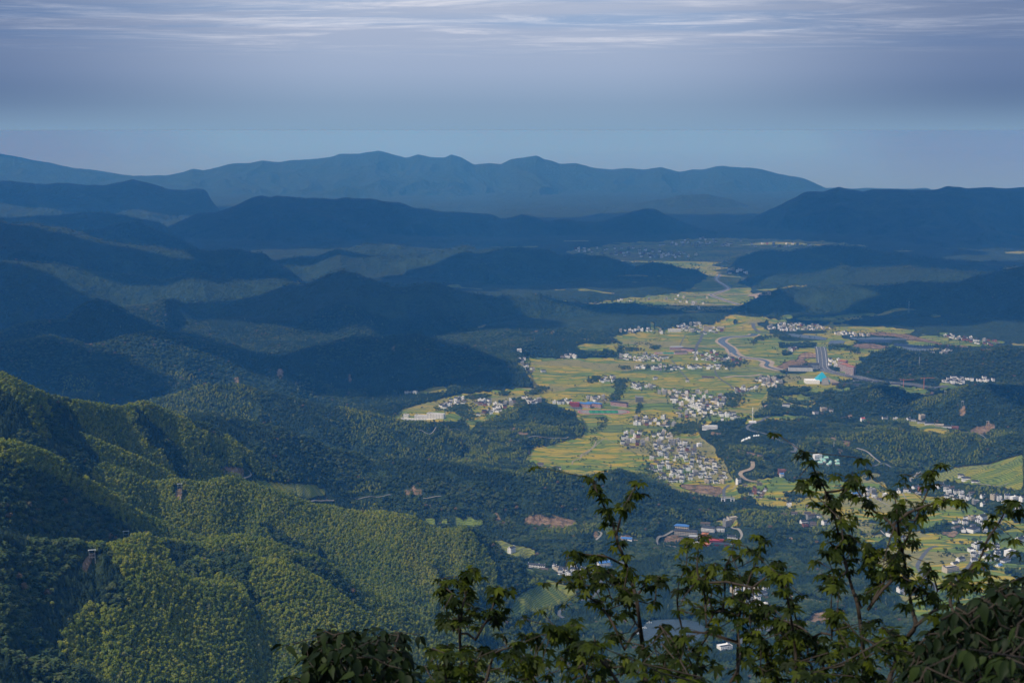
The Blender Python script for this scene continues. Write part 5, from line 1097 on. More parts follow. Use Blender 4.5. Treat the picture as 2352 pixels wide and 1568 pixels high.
strips('dark rows at the right of the plain', c5([(1000, 258), (1130, 272), (1340, 290), (1330, 305), (1150, 295), (1010, 280)]), m_paneld)
strips('pale rows in front at the right of the plain', c5([(1040, 285), (1180, 300), (1320, 312), (1280, 328), (1150, 320), (1100, 305)]), m_panel)
# camp domes
for i, (px, py, s) in enumerate([(1404, 1078, 9), (1414, 1068, 7.5), (1437, 1060, 8), (1458, 1052, 9), (1500, 1034, 6), (1518, 1032, 6), (1536, 1031, 6)]):
    q = gpos(c4([(px, py)])[0]); mb = MB(); n = 12
    rings = [(s * .5 * math.cos(t), s * .55 * math.sin(t)) for t in np.linspace(0, 1.45, 6)]
    vs = [(r * math.cos(a), r * math.sin(a), z) for (r, z) in rings for a in np.linspace(0, 2 * math.pi, n, endpoint=False)]
    mb.add(vs, [(a * n + b_, a * n + (b_ + 1) % n, (a + 1) * n + (b_ + 1) % n, (a + 1) * n + b_) for a in range(5) for b_ in range(n)] + [tuple(range(5 * n, 6 * n))])
    e = link('dome_tent', None, None, (q[0], q[1], q[2] + .9), .3 * i, 1.25); link('shell', mb.mesh('shell', [m_pale], True), e)
    mb = MB(); mb.box(-s * .12, s * .12, -s * .53, -s * .4, -1, s * .28); link('door', mb.mesh('door', [m_glass]), e); mb = MB(); mb.prism([(s * .56 * math.cos(a), s * .56 * math.sin(a)) for a in np.linspace(0, 2 * math.pi, 12, endpoint=False)], -2, .01); link('deck', mb.mesh('deck', [m_conc]), e)
    tag(e, 'white dome tent on the slope, %s from left of the seven' % ordw[i], 'tent', 'white dome tents'); clear(q, 14)
for i, (px, py) in enumerate([(386, 1255), (404, 1232), (424, 1242), (436, 1215), (458, 1268), (472, 1252), (530, 1265), (528, 1240)]):
    q = gpos(c5([(px, py)])[0]); mb = MB()
    n = 9; vs = [(x, 3.4 * math.cos(t), 3.6 * math.sin(t)) for x in (-4.5, 4.5) for t in np.linspace(0, math.pi, n)]
    mb.add(vs, [(i_, i_ + 1, n + i_ + 1, n + i_) for i_ in range(n - 1)] + [tuple(range(n)), tuple(range(2 * n - 1, n - 1, -1))])
    e = link('cabin_tent', None, None, (q[0], q[1], q[2] + .6), .2 + .5 * (i % 3), 1.3); link('shell', mb.mesh('shell', [m_mint]), e)
    mb = MB(); mb.box(-4.56, -4.45, -1.6, 1.6, .3, 2.4); link('door', mb.mesh('door', [m_pale]), e); mb = MB(); mb.box(-5.2, 5.2, -4, 4, -3, -.01); link('deck', mb.mesh('deck', [m_conc]), e)
    tag(e, 'mint green cabin tent, %s from left in the clearing' % ordw[i], 'tent', 'mint green cabin tents'); clear(q, 11)
# memorial arch
q = gpos(c7b([(1366, 345)])[0]); clear(q, 22); e = link('memorial_arch', None, None, q, .05)
for x in (-17, -8.5, 8.5, 17): mb = MB(); mb.box(x - .9, x + .9, -.9, .9, -3, 9.5 if abs(x) > 10 else 12); link('pillar', mb.mesh('pillar', [m_white]), e)
for (a, b_, z) in ((-17.6, -8.1, 8.2), (-8.9, 8.9, 10.2), (8.1, 17.6, 8.2)):
    mb = MB(); mb.box(a, b_, -.7, .7, z - 1.5, z); link('lintel', mb.mesh('lintel', [m_white]), e); mb = MB(); mb.hip(a - .5, b_ + .5, -1.8, 1.8, z + 2.4, 1.3, .3); link('roof', mb.mesh('roof', [m_conc]), e)
tag(e, 'white four-pillared memorial arch over the road end', 'arch')
# masts, pylons, cranes
def mast(lab, pt, h, cat='mast', name='radio_mast', group=None, w=1.6):
    q = gpos(pt); e = link(name, None, None, q, .3); mb = MB()
    for (x, y) in ((-1, -1), (1, -1), (1, 1), (-1, 1)): l = MB(); l.tube([(x * w, y * w, -2), (x * w * .25, y * w * .25, h)], .22, .15, 4); link('leg', l.mesh('leg', [m_steel]), e)
    br = MB(); n = int(h / 5)
    for i in range(n):
        z0, z1 = h * i / n, h * (i + 1) / n; k0, k1 = w * (1 - .75 * i / n), w * (1 - .75 * (i + 1) / n)
        br.tube([(-k0, -k0, z0), (k1, -k1, z1)], .12, .12, 4); br.tube([(k0, k0, z0), (-k1, k1, z1)], .12, .12, 4); br.tube([(-k0, k0, z0), (-k1, -k1, z1)], .12, .12, 4); br.tube([(k0, -k0, z0), (k1, k1, z1)], .12, .12, 4)
    link('bracing', br.mesh('bracing', [m_steel]), e)
    t = MB(); t.tube([(0, 0, h), (0, 0, h + 4)], .15, .1, 4)
    for k in range(3): t.box(-1.2 + k, -.8 + k, -1.4, -1.1, h - 2, h + .5)
    link('antenna', t.mesh('antenna', [m_pale]), e); tag(e, lab, cat, group)
mast('lattice mast on the dark slope below the far right ridge', (2087, 718), 60, w=4)
mast('thin mast on the wooded hill right of the tower blocks', c5([(1216, 440)])[0], 34, w=2)
mast('pale mast above the mint green tents', c5([(500, 1145)])[0], 22, w=1.5)
q = gpos(c4([(1485, 918)])[0]); e = link('wind_turbine_mast', None, None, q, 0); mb = MB(); mb.tube([(0, 0, -2), (0, 0, 52)], 1.3, .7, 8); link('pole', mb.mesh('pole', [m_white], True), e); mb = MB(); mb.box(-12, 12, -6, 6, -3, 4.5); link('plinth', mb.mesh('plinth', [m_white]), e); mb = MB(); mb.box(-2.2, 2.2, -1, 1, 34, 37); link('lamp_platform', mb.mesh('lamp_platform', [m_steel]), e)
tag(e, 'tall white mast standing alone beside the winding road', 'mast'); clear(q, 18)
def portal(lab, pt, s, rz):
    q = gpos(pt); e = link('cable_car_pylon', None, None, (q[0], q[1], q[2]), rz, s)
    for x in (-3.4, 3.4):
        for y in (-1.2, 1.2): l = MB(); l.tube([(x, y, -3), (x, y * .4, 14)], .22, .18, 5); link('leg', l.mesh('leg', [m_steel]), e)
    l = MB(); l.box(-4.6, 4.6, -.45, .45, 14, 14.6); link('crossbeam', l.mesh('crossbeam', [m_pale]), e)
    for x in (-4.2, 4.2): l = MB(); l.box(x - .2, x + .2, -2.2, 2.2, 13.2, 13.7); link('sheave_train', l.mesh('sheave_train', [m_steel]), e)
    l = MB(); [l.tube([(-3.4, y, z), (3.4, y, z)], .1, .1, 4) for y in (-.9,) for z in (5, 9.5)]; link('brace', l.mesh('brace', [m_steel]), e)
    tag(e, lab, 'pylon', 'cable car pylons on the bamboo slopes'); KEEP.append((q[0], q[1], 8)); [KEEP.append((q[0] * (1 - k / q[1]), q[1] - k, 5)) for k in (12, 22)]
portal('white cable-car portal above the bare gully, lowest on the slope', (212, 1288), .95, .25)
portal('cable-car portal on the dark saddle, middle of the three', (290, 1240), .95, .25)
portal('farthest cable-car portal on the ridge bench', (413, 1128), .95, .25)
portal('cable-car portal on the large red earth cut', c5([(1787, 945)])[0], 1.1, .1); portal('cable-car portal on the small red clearing', c5([(1577, 775)])[0], 1.0, .1); portal('cable-car portal at the top of the red track', c5([(1434, 690)])[0], 1.0, .1)
for i, (px, h) in enumerate(((1083, 30), (1253, 44))):
    q = gpos(c5([(px, 640 if i else 625)])[0]); e = link('tower_crane', None, None, q, .1); mb = MB(); mb.box(-1, 1, -1, 1, -2, h); link('tower', mb.mesh('tower', [m_orange]), e); mb = MB(); mb.box(-14, 42, -.7, .7, h, h + 1.6); link('jib', mb.mesh('jib', [m_orange]), e); mb = MB(); mb.box(-14, -10, -1.4, 1.4, h - 3, h - .1); link('counterweight', mb.mesh('counterweight', [m_conc]), e); mb = MB(); mb.tube([(0, 0, h + 1.6), (0, 0, h + 8)], .5, .3, 4); link('apex', mb.mesh('apex', [m_orange]), e)
    tag(e, ('shorter' if i == 0 else 'taller') + ' orange tower crane on the building site by the avenue', 'crane', 'tower cranes')
# hillside letters by the pond
for i, (ch, p) in enumerate(zip('武功山', ((768, 1240), (803, 1222), (836, 1186)))):
    q = gpos(c7b([p])[0]); cu = bpy.data.curves.new('letter', 'FONT'); cu.body = ch; cu.size = 12; cu.extrude = .4; cu.offset = .12; cu.align_x = 'CENTER'; cu.materials.append(m_pale)
    t_ = bpy.data.objects.new('letter_text', cu); COL.objects.link(t_); dg = bpy.context.evaluated_depsgraph_get(); lm = bpy.data.meshes.new_from_object(t_.evaluated_get(dg)); bpy.data.objects.remove(t_)
    o = bpy.data.objects.new('letter', lm); COL.objects.link(o); o.location = (q[0], q[1], q[2] + 1.5); o.rotation_euler = (math.pi / 2, 0, .15)
    tag(o, 'white hillside character %s, %s of three stepping up to the pond' % (ch, ordw[i]), 'sign letter', 'white characters on the bank'); clear(q, 9)
# ------------------------------------------------------------------ woods
def leafmat(name, dark, mid, lite, scale=.02, rare=(.14, .15, .05)):
    m, nt, b = mat_new(name); b.inputs['Roughness'].default_value = .7; b.inputs['Specular IOR Level'].default_value = .2
    g = N(nt, 'ShaderNodeNewGeometry'); oi = N(nt, 'ShaderNodeObjectInfo')
    big = noise(nt, g.outputs['Position'], scale, 3, .6); sm = noise(nt, g.outputs['Position'], .9, 2, .6)
    f = math_n(nt, 'ADD', math_n(nt, 'MULTIPLY', big, .55), math_n(nt, 'ADD', math_n(nt, 'MULTIPLY', oi.outputs['Random'], .3), math_n(nt, 'MULTIPLY', sm, .25)))
    L(nt, mixc(nt, maprange(nt, oi.outputs['Random'], .982, .99), ramp(nt, f, [(.32, dark), (.55, mid), (.78, lite)]), rare), b.inputs['Base Color'])
    return m
m_bamb = leafmat('bamboo_leaf', (.045, .080, .008), (.120, .152, .012), (.240, .235, .018), .008)
m_broad = leafmat('broad_leaf', (.020, .042, .012), (.040, .068, .018), (.095, .112, .030), .012, (.13, .085, .04))
m_coni = leafmat('conifer_needle', (.010, .024, .012), (.020, .040, .018), (.035, .060, .022), .012)
m_bark = plain('bark', (.09, .07, .05), .9, .2, 0, .3, 2.0)
def crown_mesh(name, kind, seed):
    """tree of about unit height: trunk plus many leaf sprays"""
    rr = random.Random(seed); mb = MB(); mb.tube([(0, 0, -.25), (0.01, 0, .5)], .022, .012, 4, 1)
    def spray(c, n_, s, up=.3):
        n_ = n_.normalized(); a = n_.cross(Vector((0, 0, 1)) + Vector((rr.uniform(-.3, .3), rr.uniform(-.3, .3), 0))).normalized(); b_ = n_.cross(a)
        p = [c + a * s * .5, c + b_ * s * .75 , c - a * s * .5, c - b_ * s * .6]; p[1] += n_ * s * .12; p[3] -= Vector((0, 0, s * .25))
        mb.add(p, [(0, 1, 2), (0, 2, 3)], 0)
    if kind == 'bamboo':
        lean = rr.uniform(.12, .25); la = rr.uniform(0, 6.28)
        sp = [Vector((lean * (t ** 2.2) * math.cos(la), lean * (t ** 2.2) * math.sin(la), .28 + .72 * t - .10 * t ** 4)) for t in np.linspace(0, 1, 7)]
        for i, c in enumerate(sp):
            t = i / 6; R_ = .24 * math.sin(math.pi * (.18 + .72 * t)) ** .7
            for k in range(9):
                a = rr.uniform(0, 6.28); e = rr.uniform(-.4, .9); n_ = Vector((math.cos(a) * math.cos(e), math.sin(a) * math.cos(e), math.sin(e)))
                spray(c + Vector((n_.x * R_, n_.y * R_, n_.z * R_ * .6)), n_ + Vector((0, 0, .35)), .17)
    elif kind == 'broad':
        lob = [Vector((rr.uniform(-.2, .2), rr.uniform(-.2, .2), rr.uniform(.45, .75))) for _ in range(5)]
        for c in lob:
            for k in range(13):
                a = rr.uniform(0, 6.28); e = rr.uniform(-.5, 1.4); n_ = Vector((math.cos(a) * math.cos(e), math.sin(a) * math.cos(e), math.sin(e))); spray(c + n_ * .22, n_, .19)
    else:
        for i in range(8):
            t = i / 7; R_ = .27 * (1 - t) ** .85 + .02; z = .16 + .82 * t
            for k in range(max(3, 9 - i)):
                a = rr.uniform(0, 6.28); n_ = Vector((math.cos(a), math.sin(a), .45)); c = Vector((math.cos(a) * R_ * .7, math.sin(a) * R_ * .7, z)); s = R_ * .9 + .04
                t_ = Vector((-math.sin(a), math.cos(a), 0)); o_ = Vector((math.cos(a), math.sin(a), -.35)); mb.add([c - o_ * s * .5 + Vector((0, 0, .03)), c + t_ * s * .45, c + o_ * s * .65, c - t_ * s * .45], [(0, 1, 2), (0, 2, 3)], 0)
        mb.add([(0, 0, 1.06), (.03, 0, .9), (-.02, .03, .9), (-.02, -.03, .9)], [(0, 1, 2), (0, 2, 3), (0, 3, 1)], 0)
    return mb.mesh(name, [{'bamboo': m_bamb, 'broad': m_broad, 'conifer': m_coni}[kind], m_bark])
# clearance raster, 6 m cells
CELL = 6.0; X0c, Y0c = -5200.0, 900.0; NXc, NYc = int(10400 / CELL), int(9600 / CELL); clr = np.zeros((NXc, NYc), bool)
for (x, y, r) in KEEP:
    i0, i1 = int((x - r - X0c) / CELL), int((x + r - X0c) / CELL) + 1; j0, j1 = int((y - r - Y0c) / CELL), int((y + r - Y0c) / CELL) + 1
    if i1 < 0 or j1 < 0 or i0 >= NXc or j0 >= NYc: continue
    clr[max(0, i0):i1, max(0, j0):j1] = True
def cleared(x, y):
    i = np.clip(((x - X0c) / CELL).astype(int), 0, NXc - 1); j = np.clip(((y - Y0c) / CELL).astype(int), 0, NYc - 1); return clr[i, j]
# skyline of each sight column so that trees nothing can see are left out (30 m spare for a step to the side)
ang = (H - EYE) / RG; run = np.maximum.accumulate(ang, axis=1)
def lookup(A, x, y):
    t = np.interp(np.arctan2(x, y), TH, np.arange(nT)); r = np.interp(np.hypot(x, y), RR, rIdx)
    return A[np.clip(np.round(t).astype(int), 0, nT - 1), np.clip(np.round(r).astype(int), 0, nR - 1)]
fieldb = field; 
def grid_pts(x0, x1, y0, y1, s, rmin, rmax):
    gx, gy = np.meshgrid(np.arange(x0, x1, s), np.arange(y0, y1, s)); x = gx.ravel() + RNG.uniform(-.42, .42, gx.size) * s + (np.arange(gx.shape[0])[:, None] % 2 * s * .5 + gx * 0).ravel(); y = gy.ravel() + RNG.uniform(-.42, .42, gx.size) * s
    r = np.hypot(x, y); th = np.degrees(np.arctan2(x, y)); k = (r > rmin) & (r < rmax) & (np.abs(th) < 21.5); x, y, r = x[k], y[k], r[k]
    z = height(x, y); f = lookup(field_s, x, y); ba = lookup(bare_s, x, y); k = (f < .5) & (ba < .5) & ~cleared(x, y)
    k &= (z + 16 + 10 - EYE) / r > lookup(run, x, y) - 26 / r * 1.0
    # looking down: keep only what rises to the sight line of the land in front
    k &= (z + 14 - EYE) / r >= lookup(run, x * (1 - 60 / r), y * (1 - 60 / r)) - .004
    return x[k], y[k], z[k]
def gn_instancer(name, P_, scl, rot, proto, kind_label):
    me = bpy.data.meshes.new(name); me.vertices.add(len(P_)); me.vertices.foreach_set('co', P_.astype(np.float32).ravel())
    a = me.attributes.new('scl', 'FLOAT_VECTOR', 'POINT'); a.data.foreach_set('vector', scl.astype(np.float32).ravel())
    a = me.attributes.new('rot', 'FLOAT_VECTOR', 'POINT'); a.data.foreach_set('vector', rot.astype(np.float32).ravel())
    o = bpy.data.objects.new(name, me); COL.objects.link(o)
    g = bpy.data.node_groups.new('scatter_' + name, 'GeometryNodeTree'); g.interface.new_socket('Geometry', in_out='INPUT', socket_type='NodeSocketGeometry'); g.interface.new_socket('Geometry', in_out='OUTPUT', socket_type='NodeSocketGeometry')
    gi = g.nodes.new('NodeGroupInput'); go = g.nodes.new('NodeGroupOutput'); ip = g.nodes.new('GeometryNodeInstanceOnPoints'); ob = g.nodes.new('GeometryNodeObjectInfo'); ob.transform_space = 'ORIGINAL'; ob.inputs['Object'].default_value = proto; ob.inputs['As Instance'].default_value = True
    n1_ = g.nodes.new('GeometryNodeInputNamedAttribute'); n1_.data_type = 'FLOAT_VECTOR'; n1_.inputs['Name'].default_value = 'scl'; n2_ = g.nodes.new('GeometryNodeInputNamedAttribute'); n2_.data_type = 'FLOAT_VECTOR'; n2_.inputs['Name'].default_value = 'rot'
    g.links.new(gi.outputs[0], ip.inputs['Points']); g.links.new(ob.outputs['Geometry'], ip.inputs['Instance']); g.links.new(n1_.outputs[0], ip.inputs['Scale']); g.links.new(n2_.outputs[0], ip.inputs['Rotation']); g.links.new(ip.outputs[0], go.inputs[0])
    md = o.modifiers.new('scatter', 'NODES'); md.node_group = g
    o['kind'] = 'stuff'; o['label'] = kind_label; return o
SETS = {'bamboo': [], 'broad': [], 'conifer': []}
def sow(x, y, z, kinds, hmean):
    for kd in ('bamboo', 'broad', 'conifer'):
        k = kinds == kd
        if k.any(): SETS[kd].append(np.stack([x[k], y[k], z[k], hmean[k]], 1))
# bamboo mountainside and the slopes below it
x, y, z = grid_pts(-1250, 1250, 1100, 3350, 4.05, 1100, 3350)
ow = lookup(owner, x, y); nz = fbm(x / 130, y / 130, 200, 4); dn = lookup(DOWN, x, y)
isb = (ow >= 0) & (np.array([RIDGES[max(0, int(o_))][0] == 'bamboo_hillside' for o_ in range(0, len(RIDGES))])[np.clip(ow, 0, None)])
kinds = np.where(isb & (nz > .43) & (dn < 300 + 260 * (vnoise(x / 160, y / 160, 12) - .3)), 'bamboo', np.where(vnoise(x / 40, y / 40, 9) > .55, 'conifer', 'broad'))
dark = (isb) & (np.array([i for i in range(len(RIDGES))])[np.clip(ow, 0, None)] == len(RIDGES) - 5) & (dn > 40) & (x < -260) & (nz > .3)
kinds = np.where(dark, 'broad', kinds)
keep = (kinds == 'bamboo') | (RNG.random(len(x)) < .55)
hm = np.where(kinds == 'bamboo', RNG.uniform(8.5, 12.5, len(x)), RNG.uniform(6.5, 12.0, len(x)))
sow(x[keep], y[keep], z[keep], kinds[keep], hm[keep]); print('near trees', keep.sum())
# middle distance woods
x, y, z = grid_pts(-2300, 2300, 3300, 5600, 8.0, 3350, 5200)
nz = fbm(x / 220, y / 220, 210, 4); pick = RNG.random(len(x)); kinds = np.where(nz > .56, 'bamboo', np.where(nz < .47, 'conifer', 'broad')); kinds = np.where(pick < .15, 'broad', kinds)
gap = (vnoise(x / 28, y / 28, 5) < .25)
sow(x[~gap], y[~gap], z[~gap], kinds[~gap], RNG.uniform(7, 12.5, len(x))[~gap]); print('mid trees', len(x))
x, y, z = grid_pts(-2800, 2800, 4900, 6900, 12.0, 5200, 6900)
nz = fbm(x / 220, y / 220, 210, 4); kinds = np.where(nz > .5, 'broad', 'conifer'); sow(x, y, z, kinds, RNG.uniform(9, 15, len(x))); print('far trees', len(x))
# crest lines farther off
for k, (TH_, dc, zc_) in enumerate(CREST):
    if RIDGES[k][1] < 6000 or RIDGES[k][1] > 13000: continue
    s = np.arange(-20.8, 20.8, math.degrees(9.0 / RIDGES[k][1])); th = np.radians(s) + RNG.uniform(-.0003, .0003, len(s)); d = np.interp(th, TH_, dc) - RNG.uniform(-10, 90, len(s))
    x, y = d * np.sin(th), d * np.cos(th); z = height(x, y); k2 = (z > 5); sow(x[k2], y[k2], z[k2], np.full(k2.sum(), 'broad'), RNG.uniform(8, 16, k2.sum()))
# woods along streams, hedges and round the villages
def grove(poly_or_line, n, w=9, hh=(7, 13), kinds_=('broad',)):
    L_ = len(poly_or_line); seg = RNG.integers(0, L_ - 1, n) if L_ > 1 else np.zeros(n, int); t = RNG.random(n)
    A = np.array([p[:2] for p in poly_or_line], float); U_ = A[seg] + (A[np.minimum(seg + 1, L_ - 1)] - A[seg]) * t[:, None]
    q = hit(U_[:, 0], U_[:, 1]); x = q[:, 0] + RNG.normal(0, w, n); y = q[:, 1] + RNG.normal(0, w * 1.3, n); k = ~cleared(x, y); x, y = x[k], y[k]
    sow(x, y, height(x, y), RNG.choice(kinds_, len(x)), RNG.uniform(*hh, len(x)))
grove(c4([(340, 580), (385, 620), (360, 680), (300, 790)]), 260, 12); grove(c4([(345, 585), (380, 575), (430, 580)]), 90, 14); grove(c4([(120, 590), (180, 550), (190, 560)]), 70, 12)
grove(c4([(10, 1240), (60, 1190), (150, 1130), (180, 1080), (165, 1050)]), 170, 8, (3, 6)); grove(c4([(130, 1010), (220, 960), (240, 900), (215, 870)]), 150, 10, (4, 8)); grove(c4([(520, 850), (550, 760)]), 40, 4)
grove(c4([(640, 300), (690, 290), (660, 325)]), 60, 12, (9, 15)); grove(c4([(1290, 370), (1240, 430), (1330, 450), (1390, 400)]), 200, 18); grove(c4([(1270, 700), (1350, 700), (1340, 760), (1270, 790)]), 160, 16, (9, 14))
grove(c4([(620, 465), (700, 450), (790, 470), (900, 465)]), 70, 14); grove(c4([(380, 460), (420, 470)]), 30, 12); grove(c4([(430, 310), (520, 310), (380, 330)]), 80, 14); grove(c4([(650, 1350), (620, 1330), (590, 1280)]), 40, 10)
grove(c4([(800, 960), (900, 960), (1000, 930), (1040, 980), (900, 1000), (820, 1010)]), 300, 22); grove(c3([(780, 720), (850, 710), (900, 700), (930, 715)]), 110, 14); grove(c3([(620, 830), (700, 790), (760, 800), (700, 850), (790, 890), (740, 860)]), 260, 20)
grove(c3([(1060, 690), (1090, 680)]), 50, 12); grove(c3([(1120, 760), (1200, 735), (1260, 745), (1180, 790)]), 120, 14); grove(c3([(1290, 690), (1350, 670), (1370, 640), (1420, 650)]), 120, 14)
for (words, poly, n, mix, spc) in [c for c in CL if not c[0].startswith('far ')]: grove([p[:2] for p in poly] + [poly[0][:2]], int(n * 2.2), 14, (5, 10)); 
for (words, poly, n, mix, spc) in [c for c in CL if not c[0].startswith('far ')]:
    cxx = sum(p[0] for p in poly) / len(poly); cyy = sum(p[1] for p in poly) / len(poly); grove([(cxx, cyy)] + [((p[0] + cxx) / 2, (p[1] + cyy) / 2) for p in poly], int(n * 2.4), 18, (3, 8))
grove(c4([(700, 190), (640, 240), (560, 270), (470, 280), (380, 270), (330, 300)]), 60, 20, (5, 8)); grove(c4([(1480, 260), (1560, 215), (1700, 200), (1800, 215)]), 150, 16)
grove(c5([(480, 320), (500, 280), (560, 285), (640, 300), (680, 340)]), 200, 14)
# scattered field trees and hedges
def field_trees(poly, n, thr, hh, sc_):
    xs = [p[0] for p in poly]; ys = [p[1] for p in poly]; U_ = RNG.uniform(min(xs), max(xs), n); V_ = RNG.uniform(min(ys), max(ys), n); k = inpoly(U_, V_, poly); dx, dy, dz = ray(U_[k], V_[k]); r = -EYE / dz; x, y = dx * r, dy * r
    k = (np.abs(fbm(x / sc_, y / (sc_ * .6), 501, 3) - .5) < thr) & ~cleared(x, y) & (lookup(owner, x, y) == -1); x, y = x[k], y[k]; sow(x, y, height(x, y), RNG.choice(['broad', 'broad', 'conifer'], len(x)), RNG.uniform(*hh, len(x)))
field_trees(P_LOW, 9000, .045, (4, 9), 90); field_trees(P_MAIN, 7000, .012, (3, 7), 160); field_trees(P_EAST, 5000, .05, (5, 9), 90); field_trees(P_W, 1500, .02, (4, 8), 90); field_trees(P_FAR2, 2500, .06, (8, 14), 260); field_trees(P_FAR1, 1500, .04, (5, 10), 160)
# prototypes stand as trees in their own right on the bamboo slope
SPOT = {'bamboo': [(120, 1400), (330, 1290)], 'broad': [(820, 1480), (60, 1180)], 'conifer': [(990, 1420), (440, 1340)]}
WORDS = {'bamboo': ['tall arching bamboo in front of the lowest spur', 'arching bamboo below the portal saddle'], 'broad': ['round broad-leaved tree low on the shaded slope', 'round broad-leaved tree in the dark hollow'], 'conifer': ['pointed conifer on the lower valley slope', 'pointed conifer between two bamboo spurs']}
for kd in ('bamboo', 'broad', 'conifer'):
    A = np.concatenate(SETS[kd]); A = A[RNG.permutation(len(A))]; print(kd, len(A))
    for v in range(2):
        pr = link({'bamboo': 'bamboo', 'broad': 'broadleaf_tree', 'conifer': 'conifer_tree'}[kd], crown_mesh(kd, kd, 5 + v), None, gpos(SPOT[kd][v]), .5, 11.0); tag(pr, WORDS[kd][v], 'tree')
        B = A[v::2]; n = len(B); wd_ = RNG.uniform(.85, 1.2, n); wf = {'bamboo': .95, 'broad': 1.2, 'conifer': 1.0}[kd]
        scl = np.stack([B[:, 3] * wd_ * wf, B[:, 3] * wd_ * wf, B[:, 3]], 1); rot = np.stack([RNG.normal(0, .06, n), RNG.normal(0, .06, n), RNG.uniform(0, 6.28, n)], 1)
        gn_instancer({'bamboo': 'bamboo_forest', 'broad': 'broadleaf_forest', 'conifer': 'conifer_forest'}[kd], B[:, :3], scl, rot, pr, {'bamboo': 'dense bamboo forest over the near mountainside', 'broad': 'broad-leaved woods on hills and round the villages', 'conifer': 'dark conifer woods on the hills'}[kd])
# ------------------------------------------------------------------ saplings and bushes on the summit slope, a few metres in front of the camera
def leaf_near(name, a, b_, c, tr):
    m = bpy.data.materials.new(name); m.use_nodes = True; nt = m.node_tree; b = nt.nodes['Principled BSDF']; out = nt.nodes['Material Output']
    oi = N(nt, 'ShaderNodeObjectInfo'); g = N(nt, 'ShaderNodeNewGeometry'); n = noise(nt, g.outputs['Position'], 14, 3, .6); n2 = noise(nt, g.outputs['Position'], 1.6, 2)
    f = math_n(nt, 'ADD', math_n(nt, 'MULTIPLY', n, .3), math_n(nt, 'ADD', math_n(nt, 'MULTIPLY', oi.outputs['Random'], .3), math_n(nt, 'MULTIPLY', n2, .4)))
    col = ramp(nt, f, [(.3, a), (.52, b_), (.75, c)]); L(nt, col, b.inputs['Base Color']); b.inputs['Roughness'].default_value = .55; b.inputs['Specular IOR Level'].default_value = .12
    t = N(nt, 'ShaderNodeBsdfTranslucent'); L(nt, mixc(nt, 1.0, col, (1.6, 1.7, .5), 'MULTIPLY'), t.inputs[0]); mx = N(nt, 'ShaderNodeMixShader'); mx.inputs[0].default_value = tr; L(nt, b.outputs[0], mx.inputs[1]); L(nt, t.outputs[0], mx.inputs[2]); L(nt, mx.outputs[0], out.inputs['Surface'])
    return m
m_leaf = leaf_near('maple_leaf', (.006, .012, .003), (.022, .036, .004), (.115, .135, .009), .36)
m_leafd = leaf_near('dark_leaf', (.005, .011, .004), (.011, .021, .005), (.030, .046, .008), .12)
m_stem = plain('stem_bark', (.05, .038, .028), .85, .2, 0, .35, 20.0, .003)
def palm_leaf(seed, lobes=5):
    rr = random.Random(seed); mb = MB(); droop = rr.uniform(.25, .6)
    angs = [-78, -40, 0, 40, 78] if lobes == 5 else [-45, 0, 45]; lens = [.55, .85, 1.0, .85, .55] if lobes == 5 else [.8, 1, .8]
    mb.tube([(0, 0, 0), (0, .15, .01), (0, .30, 0)], .012, .010, 3)
    for a, l in zip(angs, lens):
        a = math.radians(a + rr.uniform(-8, 8)); l *= rr.uniform(.85, 1.1); d = Vector((math.sin(a), math.cos(a), 0)); s = Vector((math.cos(a), -math.sin(a), 0)); o = Vector((0, .28, 0)); w = .155 * rr.uniform(.85, 1.15)
        pts = []
        for t, wk in ((0.0, .10), (.35, .95), (.62, .85), (1.0, 0)):
            z = -droop * (t * l) ** 2 * .7; pts.append((o + d * (t * l) + Vector((0, 0, z)), wk * w, z))
        v = [pts[0][0], pts[1][0] + s * pts[1][1] + Vector((0, 0, .05)), pts[1][0], pts[1][0] - s * pts[1][1] + Vector((0, 0, .05)), pts[2][0] + s * pts[2][1] + Vector((0, 0, .04)), pts[2][0], pts[2][0] - s * pts[2][1] + Vector((0, 0, .04)), pts[3][0]]
        mb.add(v, [(0, 1, 2), (0, 2, 3), (1, 4, 5, 2), (3, 2, 5, 6), (4, 7, 5), (6, 5, 7)])
    return mb
def ovate_leaf(seed):
    rr = random.Random(seed); mb = MB(); dr = rr.uniform(.2, .6); w = rr.uniform(.2, .27); mb.tube([(0, 0, 0), (0, .14, 0)], .012, .01, 3)
    rows = [(0.12, 0.0), (.3, .8), (.55, 1.0), (.8, .55), (1.08, 0)]
    P_ = [(Vector((0, t, -dr * t * t)), k * w) for t, k in rows]; v = [P_[0][0]]
    for p, k in P_[1:4]: v += [p + Vector((k, 0, .06)), p, p - Vector((k, 0, -.06))]
    v.append(P_[4][0]); f = [(0, 1, 2), (0, 2, 3)]
    for i in (1, 4): f += [(i, i + 3, i + 4, i + 1), (i + 1, i + 4, i + 5, i + 2)]
    f += [(7, 10, 8), (8, 10, 9)]; mb.add(v, f); return mb
LEAFB = {'palm': [palm_leaf(i) for i in range(5)] + [palm_leaf(9, 3)], 'ovate': [ovate_leaf(i) for i in range(5)]}
LEAFM = {k: [b.mesh('leaf', [m_leaf if k == 'palm' else m_leafd], True) for b in v] for k, v in LEAFB.items()}
m1 = lambda p: conv(p, 660.3, 1234.5, .2441)
m2 = lambda p: conv(p, 1263.3, 1062.2, .3226)
m3 = lambda p: conv(p, 1550.4, 1119.7, .2861)
